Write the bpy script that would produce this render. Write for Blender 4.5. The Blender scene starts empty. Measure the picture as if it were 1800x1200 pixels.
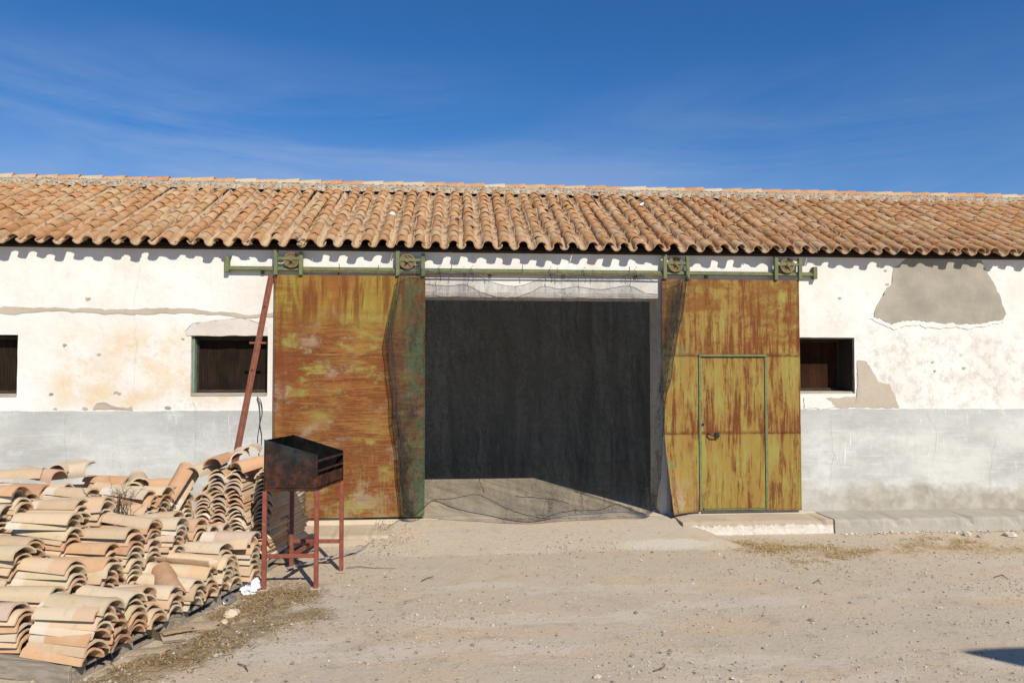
import bpy, bmesh, math, random
from mathutils import Vector, Matrix, noise as mnoise
random.seed(7)
R = math.radians
sc = bpy.context.scene
col = sc.collection

# ------------------------------------------------------------------ camera, sky, sun, exposure
YAW = R(4.8); FL = 1300.0; PITCH = math.atan(45 / 1300.0); EYE = 1.62; DIST = 8.1
CAM = Vector((-DIST * math.sin(YAW), -DIST * math.cos(YAW), EYE))
cd = bpy.data.cameras.new('camera'); cam = bpy.data.objects.new('camera', cd); col.objects.link(cam)
cam.location = CAM; cam.rotation_euler = (R(90) + PITCH, 0, -YAW)
cd.sensor_width = 36; cd.lens = 26.0; cd.clip_end = 3000; cd.clip_start = 0.05
sc.camera = cam

SUN_EL = R(39.0); SUN_AZ = R(21.7)          # sun behind the camera, to the right
L = Vector((math.cos(SUN_EL) * math.sin(SUN_AZ), -math.cos(SUN_EL) * math.cos(SUN_AZ), math.sin(SUN_EL)))
sl = bpy.data.lights.new('sun', 'SUN'); sl.energy = 5.0; sl.angle = R(0.5); sl.color = (1.0, 0.945, 0.83)
sun = bpy.data.objects.new('sun', sl); col.objects.link(sun)
sun.rotation_euler = (-L).to_track_quat('-Z', 'Y').to_euler(); sun.location = (6, -12, 12)

w = bpy.data.worlds.new('World'); sc.world = w; w.use_nodes = True
nt = w.node_tree; nt.nodes.clear()
def wn(t, **k):
    n = nt.nodes.new(t)
    for a, b in k.items(): setattr(n, a, b)
    return n
wl = nt.links.new
sky = wn('ShaderNodeTexSky', sky_type='NISHITA', sun_disc=False, sun_elevation=SUN_EL, sun_rotation=math.atan2(L.x, L.y))
sky.air_density = 1.0; sky.dust_density = 0.25; sky.ozone_density = 4.5; sky.altitude = 300
hs = wn('ShaderNodeMix', data_type='RGBA', blend_type='MULTIPLY'); hs.inputs[0].default_value = 1.0
hs.inputs[7].default_value = (0.34, 0.80, 1.18, 1)
wl(sky.outputs[0], hs.inputs[6])
tc = wn('ShaderNodeTexCoord')
def cloud(rot, scale, det, lo, hi, rough=0.6, dist=0.6):
    mp = wn('ShaderNodeMapping'); mp.inputs['Rotation'].default_value = rot; mp.inputs['Scale'].default_value = scale
    wl(tc.outputs['Generated'], mp.inputs['Vector'])
    nz = wn('ShaderNodeTexNoise'); nz.inputs['Scale'].default_value = 1; nz.inputs['Detail'].default_value = det
    nz.inputs['Roughness'].default_value = rough; nz.inputs['Distortion'].default_value = dist
    wl(mp.outputs[0], nz.inputs['Vector'])
    mr = wn('ShaderNodeMapRange'); mr.inputs[1].default_value = lo; mr.inputs[2].default_value = hi
    wl(nz.outputs['Fac'], mr.inputs[0]); return mr.outputs[0]
def wm(op, a, b):
    n = wn('ShaderNodeMath', operation=op, use_clamp=True)
    for i, v in enumerate((a, b)):
        if isinstance(v, (int, float)): n.inputs[i].default_value = v
        else: wl(v, n.inputs[i])
    return n.outputs[0]
c1 = cloud((0, R(-27), 0), (1.7, 2.0, 11.0), 10, 0.44, 0.78, 0.66, 1.2)
c2 = cloud((0, R(-20), 0), (1.2, 1.0, 3.0), 5, 0.38, 0.75, 0.55, 0.3)
sx = wn('ShaderNodeSeparateXYZ'); wl(tc.outputs['Generated'], sx.inputs[0])
lowsky = wn('ShaderNodeMapRange'); lowsky.inputs[1].default_value = 0.40; lowsky.inputs[2].default_value = 0.215
wl(sx.outputs[2], lowsky.inputs[0])
lefts = wn('ShaderNodeMapRange'); lefts.inputs[1].default_value = 0.75; lefts.inputs[2].default_value = -0.45; lefts.inputs[3].default_value = 0.28; lefts.inputs[4].default_value = 1.0
wl(sx.outputs[0], lefts.inputs[0])
cm = wm('MULTIPLY', wm('ADD', wm('MULTIPLY', c1, 0.70), wm('MULTIPLY', c2, 1.15)), wm('MULTIPLY', lowsky.outputs[0], lefts.outputs[0]))
mx = wn('ShaderNodeMix', data_type='RGBA'); wl(wm('MULTIPLY', cm, 0.85), mx.inputs[0]); wl(hs.outputs[2], mx.inputs[6])
mx.inputs[7].default_value = (3.9, 5.0, 7.2, 1)
bg = wn('ShaderNodeBackground'); bg.inputs[1].default_value = 0.097
wl(mx.outputs[2], bg.inputs[0])
wo = wn('ShaderNodeOutputWorld'); wl(bg.outputs[0], wo.inputs[0])
sc.view_settings.view_transform = 'Standard'; sc.view_settings.look = 'None'
sc.view_settings.exposure = -0.04; sc.view_settings.gamma = 1.0; sc.view_settings.use_curve_mapping = False
sc.render.engine = 'CYCLES'; sc.cycles.transparent_max_bounces = 24; sc.cycles.max_bounces = 8; sc.cycles.diffuse_bounces = 2
sc.cycles.use_denoising = True

# ------------------------------------------------------------------ measuring: where a sight line meets a plane of the place
def ray(px, py):
    u = (px - 900) / FL; v = (600 - py) / FL
    fd = math.cos(PITCH) - v * math.sin(PITCH); up = math.sin(PITCH) + v * math.cos(PITCH)
    return Vector((u * math.cos(YAW) + fd * math.sin(YAW), -u * math.sin(YAW) + fd * math.cos(YAW), up))
def WY(px, py, y=0.0):
    r = ray(px, py); return CAM + r * ((y - CAM.y) / r.y)
def WZ(px, py, z=-0.14):
    r = ray(px, py); return CAM + r * ((z - CAM.z) / r.z)
def RD(r, d, z=0.0):                       # right, depth from the standpoint
    return Vector((CAM.x + r * math.cos(YAW) + d * math.sin(YAW), CAM.y - r * math.sin(YAW) + d * math.cos(YAW), z))
GZ = -0.14
def ns(x, y=0.0, z=0.0): return mnoise.noise(Vector((x, y, z)))

# ------------------------------------------------------------------ material writing
class M:
    def __init__(s, name, rough=0.85, spec=0.25):
        s.m = bpy.data.materials.new(name); s.m.use_nodes = True; s.t = s.m.node_tree; s.t.nodes.clear()
        s.b = s.t.nodes.new('ShaderNodeBsdfPrincipled'); s.o = s.t.nodes.new('ShaderNodeOutputMaterial')
        s.t.links.new(s.b.outputs[0], s.o.inputs[0])
        s.b.inputs['Roughness'].default_value = rough; s.b.inputs['Specular IOR Level'].default_value = spec
        s._pos = s._obj = None
    def n(s, t, **k):
        x = s.t.nodes.new(t)
        for a, b in k.items(): setattr(x, a, b)
        return x
    def put(s, sock, v):
        if hasattr(v, 'is_output'): s.t.links.new(v, sock)
        elif isinstance(v, (tuple, list)) and sock.type == 'RGBA': sock.default_value = (*v[:3], 1)
        else: sock.default_value = v
    @property
    def pos(s):
        if not s._pos: s._pos = s.n('ShaderNodeNewGeometry').outputs['Position']
        return s._pos
    @property
    def obj(s):
        if not s._obj:
            tcn = s.n('ShaderNodeTexCoord'); oi = s.n('ShaderNodeObjectInfo')
            ml = s.n('ShaderNodeVectorMath', operation='MULTIPLY_ADD')
            s.t.links.new(oi.outputs['Random'], ml.inputs[0]); ml.inputs[1].default_value = (37, 53, 71); s.t.links.new(tcn.outputs['Object'], ml.inputs[2])
            s._obj = ml.outputs[0]
        return s._obj
    def noise(s, scale, det=5, rough=0.55, vec=None, dist=0.0, col=False):
        v = vec if vec is not None else s.pos
        sc_ = scale if isinstance(scale, tuple) else (scale,) * 3
        mp = s.n('ShaderNodeMapping'); mp.inputs['Scale'].default_value = sc_; s.t.links.new(v, mp.inputs[0])
        x = s.n('ShaderNodeTexNoise'); x.inputs['Scale'].default_value = 1; x.inputs['Detail'].default_value = det
        x.inputs['Roughness'].default_value = rough; x.inputs['Distortion'].default_value = dist
        s.t.links.new(mp.outputs[0], x.inputs['Vector']); return x.outputs['Color' if col else 'Fac']
    def voro(s, scale, vec=None, feature='F1', out='Distance'):
        v = vec if vec is not None else s.pos
        sc_ = scale if isinstance(scale, tuple) else (scale,) * 3
        mp = s.n('ShaderNodeMapping'); mp.inputs['Scale'].default_value = sc_; s.t.links.new(v, mp.inputs[0])
        x = s.n('ShaderNodeTexVoronoi', feature=feature); x.inputs['Scale'].default_value = 1
        s.t.links.new(mp.outputs[0], x.inputs['Vector']); return x.outputs[out]
    def rng(s, f, a, b, c=0.0, d=1.0, smooth=True):
        x = s.n('ShaderNodeMapRange', interpolation_type='SMOOTHSTEP' if smooth else 'LINEAR')
        s.put(x.inputs[0], f)
        for i, v in enumerate((a, b, c, d)): s.put(x.inputs[i + 1], v)
        return x.outputs[0]
    def mix(s, f, a, b, mode='MIX'):
        x = s.n('ShaderNodeMix', data_type='RGBA', blend_type=mode); s.put(x.inputs[0], f); s.put(x.inputs[6], a); s.put(x.inputs[7], b)
        return x.outputs[2]
    def ma(s, op, a, b=0.0, clamp=False):
        x = s.n('ShaderNodeMath', operation=op, use_clamp=clamp); s.put(x.inputs[0], a); s.put(x.inputs[1], b); return x.outputs[0]
    def mul(s, a, b): return s.ma('MULTIPLY', a, b)
    def add(s, a, b): return s.ma('ADD', a, b, True)
    def xyz(s, v=None):
        x = s.n('ShaderNodeSeparateXYZ'); s.t.links.new(v if v is not None else s.pos, x.inputs[0]); return x.outputs
    def box(s, x0, x1, z0, z1, soft=0.1, wob=0.15):       # soft region of the wall, in metres
        X, _, Z = s.xyz(); nzs = s.ma('SUBTRACT', s.noise(2.2, 4), 0.5)
        X = s.ma('ADD', X, s.mul(nzs, wob)); Z = s.ma('ADD', Z, s.mul(s.ma('SUBTRACT', s.noise(3.1, 4), 0.5), wob))
        a = s.mul(s.rng(X, x0 - soft, x0 + soft), s.rng(X, x1 + soft, x1 - soft))
        return s.mul(a, s.mul(s.rng(Z, z0 - soft, z0 + soft), s.rng(Z, z1 + soft, z1 - soft)))
    def bump(s, h, strength=0.5, dist=0.01, prev=None):
        x = s.n('ShaderNodeBump'); x.inputs['Strength'].default_value = strength; x.inputs['Distance'].default_value = dist
        s.put(x.inputs['Height'], h)
        if prev is not None: s.t.links.new(prev, x.inputs['Normal'])
        return x.outputs[0]
    def done(s, color, rough=None, normal=None):
        s.put(s.b.inputs['Base Color'], color)
        if rough is not None: s.put(s.b.inputs['Roughness'], rough)
        if normal is not None: s.t.links.new(normal, s.b.inputs['Normal'])
        return s.m

def crack_lines(s, scale, width, vec=None):
    n_ = s.noise(scale, 7, 0.62, vec); return s.rng(s.ma('ABSOLUTE', s.ma('SUBTRACT', n_, 0.5)), 0.0, width, 1.0, 0.0)

def mat_wall():
    s = M('whitewashed_plaster', 0.93, 0.1)
    c = s.mix(s.rng(s.noise(1.3, 6), 0.35, 0.7), (0.775, 0.735, 0.675), (0.71, 0.65, 0.57))
    c = s.mix(s.mul(s.rng(s.noise(5, 7, 0.7), 0.48, 0.7), 0.5), c, (0.63, 0.57, 0.49))
    warm = s.box(-4.75, -2.95, 1.22, 2.0, 0.12, 0.3)
    c = s.mix(s.mul(warm, s.rng(s.noise(2.6, 6, 0.62), 0.42, 0.62, 0.1, 0.8)), c, (0.70, 0.53, 0.33))
    c = s.mix(s.mul(warm, s.rng(s.noise(9, 6, 0.7), 0.52, 0.68, 0.0, 0.5)), c, (0.80, 0.74, 0.66))
    grey = s.box(3.95, 8.0, 1.15, 2.0, 0.12, 0.4)
    g2 = s.mul(grey, s.rng(s.noise(7, 9, 0.78), 0.46, 0.62, 0.0, 0.7))
    c = s.mix(g2, c, (0.50, 0.45, 0.39)); c = s.mix(s.mul(warm, s.rng(s.noise(11, 9, 0.78), 0.52, 0.64, 0, 0.55)), c, (0.60, 0.48, 0.35))
    pits = s.rng(s.noise(28, 4, 0.6), 0.69, 0.76)
    c = s.mix(s.mul(pits, s.mul(s.add(warm, grey), 0.65)), c, (0.30, 0.25, 0.20))
    drips = s.mul(s.rng(s.noise((9, 9, 0.9), 5, 0.6), 0.55, 0.72, 0, 0.22), s.rng(s.xyz()[2], 2.0, 2.8))
    c = s.mix(drips, c, (0.60, 0.52, 0.42))
    cr = s.mul(crack_lines(s, (0.9, 0.9, 0.55), 0.0013), s.rng(s.noise(0.8, 2), 0.5, 0.62, 0, 0.35))
    c = s.mix(cr, c, (0.22, 0.19, 0.16))
    h = s.ma('ADD', s.noise(6, 8, 0.65), s.mul(pits, -0.5))
    h = s.ma('SUBTRACT', h, s.mul(cr, 0.4))
    return s.done(c, None, s.bump(h, 0.55, 0.02))

def mat_dado():
    s = M('grey_dado_render', 0.92, 0.1)
    X, Y, Z = s.xyz()
    c = s.mix(s.rng(s.noise((1.1, 1, 2.2), 6, 0.6), 0.35, 0.68), (0.61, 0.595, 0.54), (0.425, 0.415, 0.38))
    c = s.mix(s.mul(s.rng(s.noise((2.0, 1, 30), 4, 0.6), 0.52, 0.7), 0.45), c, (0.66, 0.66, 0.645))
    topb = s.mul(s.rng(s.ma('ADD', Z, s.mul(s.noise(3, 5), 0.35)), 1.0, 1.25), 0.5)
    c = s.mix(topb, c, (0.41, 0.405, 0.375))
    scr = s.mul(s.rng(s.noise((38, 8, 2.6), 3, 0.5, None, 1.5), 0.66, 0.7), s.rng(s.noise((1.7, 1, 1.6), 3), 0.5, 0.62, 0, 0.75))
    c = s.mix(scr, c, (0.78, 0.77, 0.75))
    scr2 = s.mul(crack_lines(s, (3.5, 1, 1.2), 0.004), s.rng(s.noise(1.9, 3), 0.5, 0.6, 0, 0.55))
    c = s.mix(scr2, c, (0.74, 0.73, 0.71))
    c = s.mix(s.mul(s.rng(s.noise(2.4, 7, 0.66), 0.55, 0.7), 0.5), c, (0.70, 0.69, 0.67))
    damp = s.mul(s.rng(s.ma('ADD', Z, s.mul(s.ma('SUBTRACT', s.noise(2.3, 7, 0.68), 0.5), 0.6)), 0.36, 0.20), s.rng(X, 2.9, 4.0, 0.25, 1.0))
    c = s.mix(s.mul(damp, 0.9), c, s.mix(s.rng(s.noise(5, 7, 0.7), 0.35, 0.65), (0.33, 0.28, 0.215), (0.47, 0.42, 0.35)))
    cr = s.mul(crack_lines(s, (1.5, 1, 0.45), 0.0015), s.rng(s.noise(0.9, 2), 0.46, 0.58, 0, 0.35))
    c = s.mix(cr, c, (0.25, 0.24, 0.23))
    return s.done(c, None, s.bump(s.ma('SUBTRACT', s.noise(7, 8, 0.66), s.mul(cr, 0.5)), 0.5, 0.02))

def mat_cement(name, a, b, sc_=2.0):
    s = M(name, 0.93, 0.1)
    c = s.mix(s.rng(s.noise(sc_, 7, 0.62), 0.32, 0.7), a, b)
    c = s.mix(s.mul(s.rng(s.noise(14, 6, 0.7), 0.52, 0.75), 0.35), c, tuple(x * 0.72 for x in a))
    if 'mortar' in name:
        pk = s.rng(s.noise(26, 6, 0.75), 0.55, 0.66); c = s.mix(s.mul(pk, 0.8), c, (0.16, 0.11, 0.075)); c = s.mix(s.rng(s.noise(9, 5, 0.7), 0.56, 0.66, 0, 0.7), c, (0.66, 0.60, 0.50))
        return s.done(c, None, s.bump(s.ma('SUBTRACT', s.noise(18, 7, 0.75), s.mul(pk, 0.6)), 1.0, 0.04))
    return s.done(c, None, s.bump(s.noise(18, 7, 0.7), 0.45, 0.012))

def mat_chip():
    s = M('chipped_white_paint', 0.93, 0.1)
    Z = s.xyz()[2]; up = s.ma('ADD', s.mul(s.noise(11, 8, 0.75), 1.0), s.mul(s.rng(Z, -0.07, 0.0), 0.35))
    c = s.mix(s.rng(up, 0.52, 0.66), (0.68, 0.61, 0.52), (0.46, 0.36, 0.25)); c = s.mix(s.rng(s.noise(30, 6, 0.75), 0.58, 0.68, 0, 0.6), c, (0.34, 0.27, 0.20))
    return s.done(c, None, s.bump(s.ma('SUBTRACT', s.noise(20, 7, 0.72), s.mul(up, 0.6)), 0.8, 0.02))
def mat_ground(name='dry_sandy_ground'):
    s = M(name, 0.97, 0.05)
    X, Y, Z = s.xyz()
    c = s.mix(s.rng(s.noise(0.8, 6, 0.6), 0.34, 0.66), (0.585, 0.47, 0.335), (0.545, 0.45, 0.335))
    c = s.mix(s.rng(s.noise((0.9, 2.0, 1), 8, 0.70), 0.48, 0.62, 0, 0.65), c, (0.55, 0.475, 0.365))
    c = s.mix(s.rng(s.noise((0.6, 1.9, 1), 7, 0.66), 0.50, 0.62, 0, 0.65), c, (0.62, 0.445, 0.295))
    c = s.mix(s.rng(s.noise((2.1, 4.5, 1), 8, 0.75), 0.54, 0.66, 0, 0.45), c, (0.47, 0.365, 0.25))
    soil = s.rng(s.noise(5.5, 9, 0.8), 0.55, 0.66, 0, 0.4)
    c = s.mix(soil, c, (0.41, 0.32, 0.22))
    trk = None
    for yc, sl_, wd in ((-2.25, 0.10, 0.16), (-3.55, 0.10, 0.17), (-2.9, -0.16, 0.15), (-4.2, -0.16, 0.15)):     # old wheel tracks, pressed smooth and paler
        yy = s.ma('ADD', s.ma('ADD', s.ma('SUBTRACT', Y, yc), s.mul(X, sl_)), s.mul(s.ma('SUBTRACT', s.noise(0.7, 4, 0.6), 0.5), 1.1))
        b_ = s.rng(s.ma('ABSOLUTE', yy), wd, wd * 0.35); trk = b_ if trk is None else s.add(trk, b_)
    trk = s.mul(trk, s.rng(s.noise((1.2, 2, 1), 7, 0.7), 0.40, 0.58)); c = s.mix(s.mul(trk, 0.55), c, (0.60, 0.52, 0.415))
    cx_, cy_ = WZ(1170, 953, -0.10).x, WZ(1170, 953, -0.10).y
    ex = s.ma('MULTIPLY', s.ma('SUBTRACT', X, cx_), 1.6); ey = s.ma('MULTIPLY', s.ma('SUBTRACT', Y, cy_), 6.0)
    rr = s.ma('ADD', s.ma('SQRT', s.ma('ADD', s.mul(ex, ex), s.mul(ey, ey))), s.mul(s.ma('SUBTRACT', s.noise(4, 7, 0.7), 0.5), 1.1))
    c = s.mix(s.rng(rr, 1.0, 0.55, 0, 0.85), c, (0.64, 0.57, 0.46))
    sp = s.voro(95, None, 'F1', 'Color'); spx = s.xyz(sp)
    near = s.voro(95)
    grit = s.mul(s.rng(near, 0.42, 0.25), s.rng(spx[0], 0.70, 0.76))
    c = s.mix(s.mul(grit, 0.8), c, s.mix(spx[1], (0.28, 0.23, 0.18), (0.68, 0.59, 0.48)))
    sp2 = s.xyz(s.voro(48, None, 'F1', 'Color')); grit2 = s.mul(s.rng(s.voro(48), 0.36, 0.24), s.mul(s.rng(sp2[0], 0.82, 0.86), s.rng(s.noise(1.2, 4), 0.4, 0.6)))
    c = s.mix(s.mul(grit2, 0.8), c, s.mix(sp2[1], (0.25, 0.20, 0.16), (0.66, 0.57, 0.46)))
    c = s.mix(s.mul(s.noise(160, 3, 0.7), 0.3), c, s.mix(0.6, c, (0.20, 0.15, 0.10)))
    lt = s.n('ShaderNodeAttribute', attribute_name='litter').outputs['Fac']
    lm = s.rng(s.ma('ADD', lt, s.mul(s.ma('SUBTRACT', s.noise(7, 8, 0.78), 0.5), 1.6)), 0.30, 0.75)
    c = s.mix(s.mul(lm, 0.8), c, s.mix(s.rng(s.noise(16, 7, 0.8), 0.38, 0.62), s.mix(s.rng(X, 0.5, 1.5), (0.40, 0.27, 0.125), (0.56, 0.39, 0.18)), s.mix(s.rng(X, 0.5, 1.5), (0.20, 0.14, 0.08), (0.40, 0.28, 0.14))))
    h = s.ma('ADD', s.mul(s.noise(22, 8, 0.75), s.rng(trk, 0, 1, 1.0, 0.45)), s.mul(grit, 0.35)); h = s.ma('ADD', h, s.mul(s.noise(55, 6, 0.8), s.mul(lm, 1.2))); h = s.ma('ADD', h, s.mul(grit2, 0.6)); h = s.ma('ADD', h, s.mul(soil, 0.3))
    return s.done(c, None, s.bump(h, 0.6, 0.016))

def mat_rust(name, kind):
    s = M(name, 0.72, 0.08)
    X, Y, Z = s.xyz()
    mustard, lime, rust, orange, pale, green = (0.285, 0.175, 0.048), (0.29, 0.275, 0.07), (0.135, 0.038, 0.015), (0.275, 0.108, 0.032), (0.36, 0.27, 0.185), (0.11, 0.22, 0.10)
    big = s.noise((1.3, 1, 1.1), 5, 0.6)
    horiz = s.noise((2.0, 1, 17), 7, 0.68, None, 0.4); horiz2 = s.noise((1.0, 1, 5.5), 6, 0.65, None, 0.5)
    vert = s.noise((21, 1, 1.7), 7, 0.66, None, 0.35); vert2 = s.noise((7.5, 1, 0.8), 5, 0.6, None, 0.6)
    fine = s.noise((60, 1, 60), 4, 0.7)
    scr = s.noise((3.0, 1, 55), 6, 0.75, None, 0.6); scv = s.noise((70, 1, 5), 6, 0.75, None, 0.5); mott = s.noise((9, 1, 9), 8, 0.75, None, 0.8)
    if kind == 'smear':
        topz = s.rng(s.ma('ADD', Z, s.mul(big, 0.6)), 2.2, 2.65)
        c = s.mix(s.rng(s.ma('ADD', s.mul(big, 0.5), s.mul(mott, 0.5)), 0.42, 0.58), orange, mustard)
        sm = s.ma('ADD', s.mul(horiz2, 0.34), s.ma('ADD', s.mul(scr, 0.42), s.mul(mott, 0.24)))
        sm = s.ma('ADD', sm, s.mul(s.ma('SUBTRACT', s.noise((1.5, 1, 1.5), 4, 0.6), 0.5), 0.22))
        c = s.mix(s.rng(sm, 0.435, 0.52, 0, 0.9), c, s.mix(s.rng(scr, 0.4, 0.6), (0.21, 0.068, 0.022), rust))
        c = s.mix(s.rng(s.ma('ADD', s.mul(s.noise((1.6, 1, 4.5), 6, 0.65), 0.55), s.ma('ADD', s.mul(scr, 0.25), s.mul(mott, 0.2))), 0.515, 0.585, 0, 0.75), c, lime)
        pl = s.ma('ADD', s.mul(s.noise((1.7, 1, 3.2), 6, 0.7), 0.55), s.ma('ADD', s.mul(scr, 0.25), s.mul(mott, 0.2)))
        c = s.mix(s.mul(s.rng(pl, 0.515, 0.59, 0, 0.6), s.rng(Z, 2.35, 2.1)), c, pale)
        lowm = s.mul(s.rng(Z, 0.9, 0.4), s.rng(s.ma('ADD', s.mul(s.noise((2.6, 1, 2.6), 7, 0.7), 0.6), s.mul(scv, 0.4)), 0.47, 0.58, 0, 0.75))
        c = s.mix(lowm, c, s.mix(s.rng(mott, 0.42, 0.58), (0.34, 0.235, 0.16), (0.25, 0.21, 0.05)))
        c = s.mix(s.mul(topz, 0.75), c, s.mix(s.rng(s.ma('ADD', s.mul(big, 0.6), s.mul(scv, 0.4)), 0.44, 0.56), (0.26, 0.10, 0.028), (0.30, 0.235, 0.04)))
        drip = s.mul(topz, s.rng(s.ma('ADD', s.mul(vert2, 0.5), s.ma('ADD', s.mul(vert, 0.3), s.mul(scv, 0.2))), 0.475, 0.56, 0, 0.85)); c = s.mix(drip, c, (0.16, 0.047, 0.016))
        leftr = s.mul(s.rng(X, -2.1, -2.5), s.rng(s.ma('ADD', s.mul(vert2, 0.6), s.mul(scr, 0.4)), 0.45, 0.56, 0, 0.8)); c = s.mix(leftr, c, (0.17, 0.052, 0.018))
        gr = s.mul(s.rng(X, -1.25, -1.02), s.rng(s.ma('ADD', s.mul(s.noise((3, 1, 1.4), 6, 0.7), 0.6), s.mul(mott, 0.4)), 0.44, 0.56, 0, 0.8)); c = s.mix(gr, c, green)
    else:
        c = s.mix(s.rng(s.ma('ADD', s.mul(big, 0.6), s.mul(mott, 0.4)), 0.42, 0.58), mustard, (0.29, 0.20, 0.05))
        c = s.mix(s.rng(s.ma('ADD', s.mul(s.noise((4, 1, 1.3), 6, 0.66), 0.6), s.mul(scv, 0.4)), 0.475, 0.565, 0, 0.75), c, lime)
        dr = s.ma('ADD', s.mul(vert, 0.34), s.ma('ADD', s.mul(vert2, 0.26), s.ma('ADD', s.mul(scv, 0.27), s.mul(mott, 0.13))))
        per = s.ma('FRACT', s.ma('DIVIDE', s.ma('SUBTRACT', Z, 0.03), 0.86))       # drips gather toward the foot of each sheet
        dr = s.ma('ADD', dr, s.mul(s.rng(per, 0.8, 0.1), 0.03))
        dr = s.ma('ADD', dr, s.mul(s.rng(Z, 0.8, 0.3), -0.025))
        c = s.mix(s.rng(dr, 0.48, 0.53, 0, 0.6), c, (0.24, 0.105, 0.03)); c = s.mix(s.rng(dr, 0.512, 0.565, 0, 0.9), c, rust)
        up = s.rng(Z, 1.70, 1.85)
        c = s.mix(s.mul(up, s.rng(s.ma('ADD', s.mul(big, 0.4), s.ma('ADD', s.mul(horiz2, 0.3), s.mul(mott, 0.3))), 0.475, 0.56, 0, 0.75)), c, (0.18, 0.056, 0.018))
        c = s.mix(s.mul(s.rng(Z, 0.5, 0.1), s.mul(s.rng(X, 2.15, 1.8), s.rng(mott, 0.45, 0.56, 0, 0.8))), c, pale)
        c = s.mix(s.mul(s.rng(s.ma('ADD', s.mul(s.noise((5, 1, 3), 6, 0.7), 0.6), s.mul(mott, 0.4)), 0.545, 0.60, 0, 0.65), s.rng(X, 2.2, 1.7)), c, green)
        seam = s.rng(s.ma('MINIMUM', per, s.ma('SUBTRACT', 1.0, per)), 0.045, 0.0); c = s.mix(s.mul(seam, s.rng(mott, 0.4, 0.6, 0.2, 0.9)), c, rust)
    c = s.mix(s.mul(s.rng(fine, 0.55, 0.75), 0.35), c, (0.12, 0.05, 0.02))
    wx = s.mul(s.rng(s.noise((40, 1, 40), 6, 0.75, None, 1.0), 0.60, 0.66), 0.35); c = s.mix(wx, c, (0.46, 0.36, 0.12))
    return s.done(c, s.rng(horiz, 0.3, 0.7, 0.5, 0.8), s.bump(s.ma('ADD', s.mul(fine, 0.4), s.noise((5, 1, 5), 5)), 0.25, 0.01))

def mat_simple(name, a, b, scale=8.0, rough=0.7, spec=0.3, bump=0.3, metal=0.0, obj=False, stretch=None, third=None):
    s = M(name, rough, spec); s.b.inputs['Metallic'].default_value = metal
    v = s.obj if obj else None
    sc_ = tuple(scale * k for k in stretch) if stretch else scale
    c = s.mix(s.rng(s.noise(sc_, 6, 0.65, v), 0.36, 0.66), a, b)
    if third: c = s.mix(s.rng(s.noise(scale * 2.3, 6, 0.7, v), 0.56, 0.68, 0, 0.85), c, third)
    return s.done(c, None, s.bump(s.noise(scale * 4, 6, 0.7, v), bump, 0.006))

def mat_tile(name, attr):
    s = M(name, 0.92, 0.05)
    if attr:
        a = s.n('ShaderNodeAttribute', attribute_name='tint'); base = a.outputs['Color']; v = s.pos
        rnd = s.xyz(s.noise(0.9, 2, 0.5, None, 0, True))[0]; lx = None
    else:
        oi = s.n('ShaderNodeObjectInfo'); base = oi.outputs['Color']; v = s.obj; rnd = oi.outputs['Random']
        lx = s.xyz(s.n('ShaderNodeTexCoord').outputs['Object'])[0]
    c = s.mix(s.rng(s.noise(9, 6, 0.65, v), 0.35, 0.7, 0, 0.6), base, s.mix(0.55, base, (0.62, 0.50, 0.36)))
    c = s.mix(s.rng(s.noise(15, 6, 0.7, v), 0.52, 0.68, 0, 0.45), c, s.mix(0.5, base, (0.30, 0.17, 0.09)))
    if lx is not None and 'roof' not in name:            # old mortar left on the end once covered, on some tiles only
        edge = s.ma('ADD', lx, s.mul(s.noise(11, 5, 0.7, v), 0.08))
        band = s.mul(s.rng(edge, -0.055, -0.085), s.rng(rnd, 0.60, 0.64)); c = s.mix(s.mul(band, 0.7), c, (0.68, 0.60, 0.49))
        band2 = s.mul(s.rng(edge, 0.10, 0.13), s.mul(s.rng(rnd, 0.3, 0.27), 1.0)); c = s.mix(s.mul(band2, 0.55), c, (0.60, 0.36, 0.21))
    if 'roof' in name:
        li = s.rng(s.noise(30, 6, 0.75, v), 0.58, 0.68, 0, 0.75); c = s.mix(li, c, (0.16, 0.11, 0.07))
        c = s.mix(s.rng(s.noise(19, 6, 0.75, v), 0.60, 0.70, 0, 0.6), c, (0.48, 0.38, 0.23))
    else:
        c = s.mix(s.rng(s.noise(45, 5, 0.75, v), 0.62, 0.72, 0, 0.5), c, (0.36, 0.26, 0.18))
    return s.done(c, None, s.bump(s.noise(55, 6, 0.7, v), 0.45, 0.006))

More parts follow.
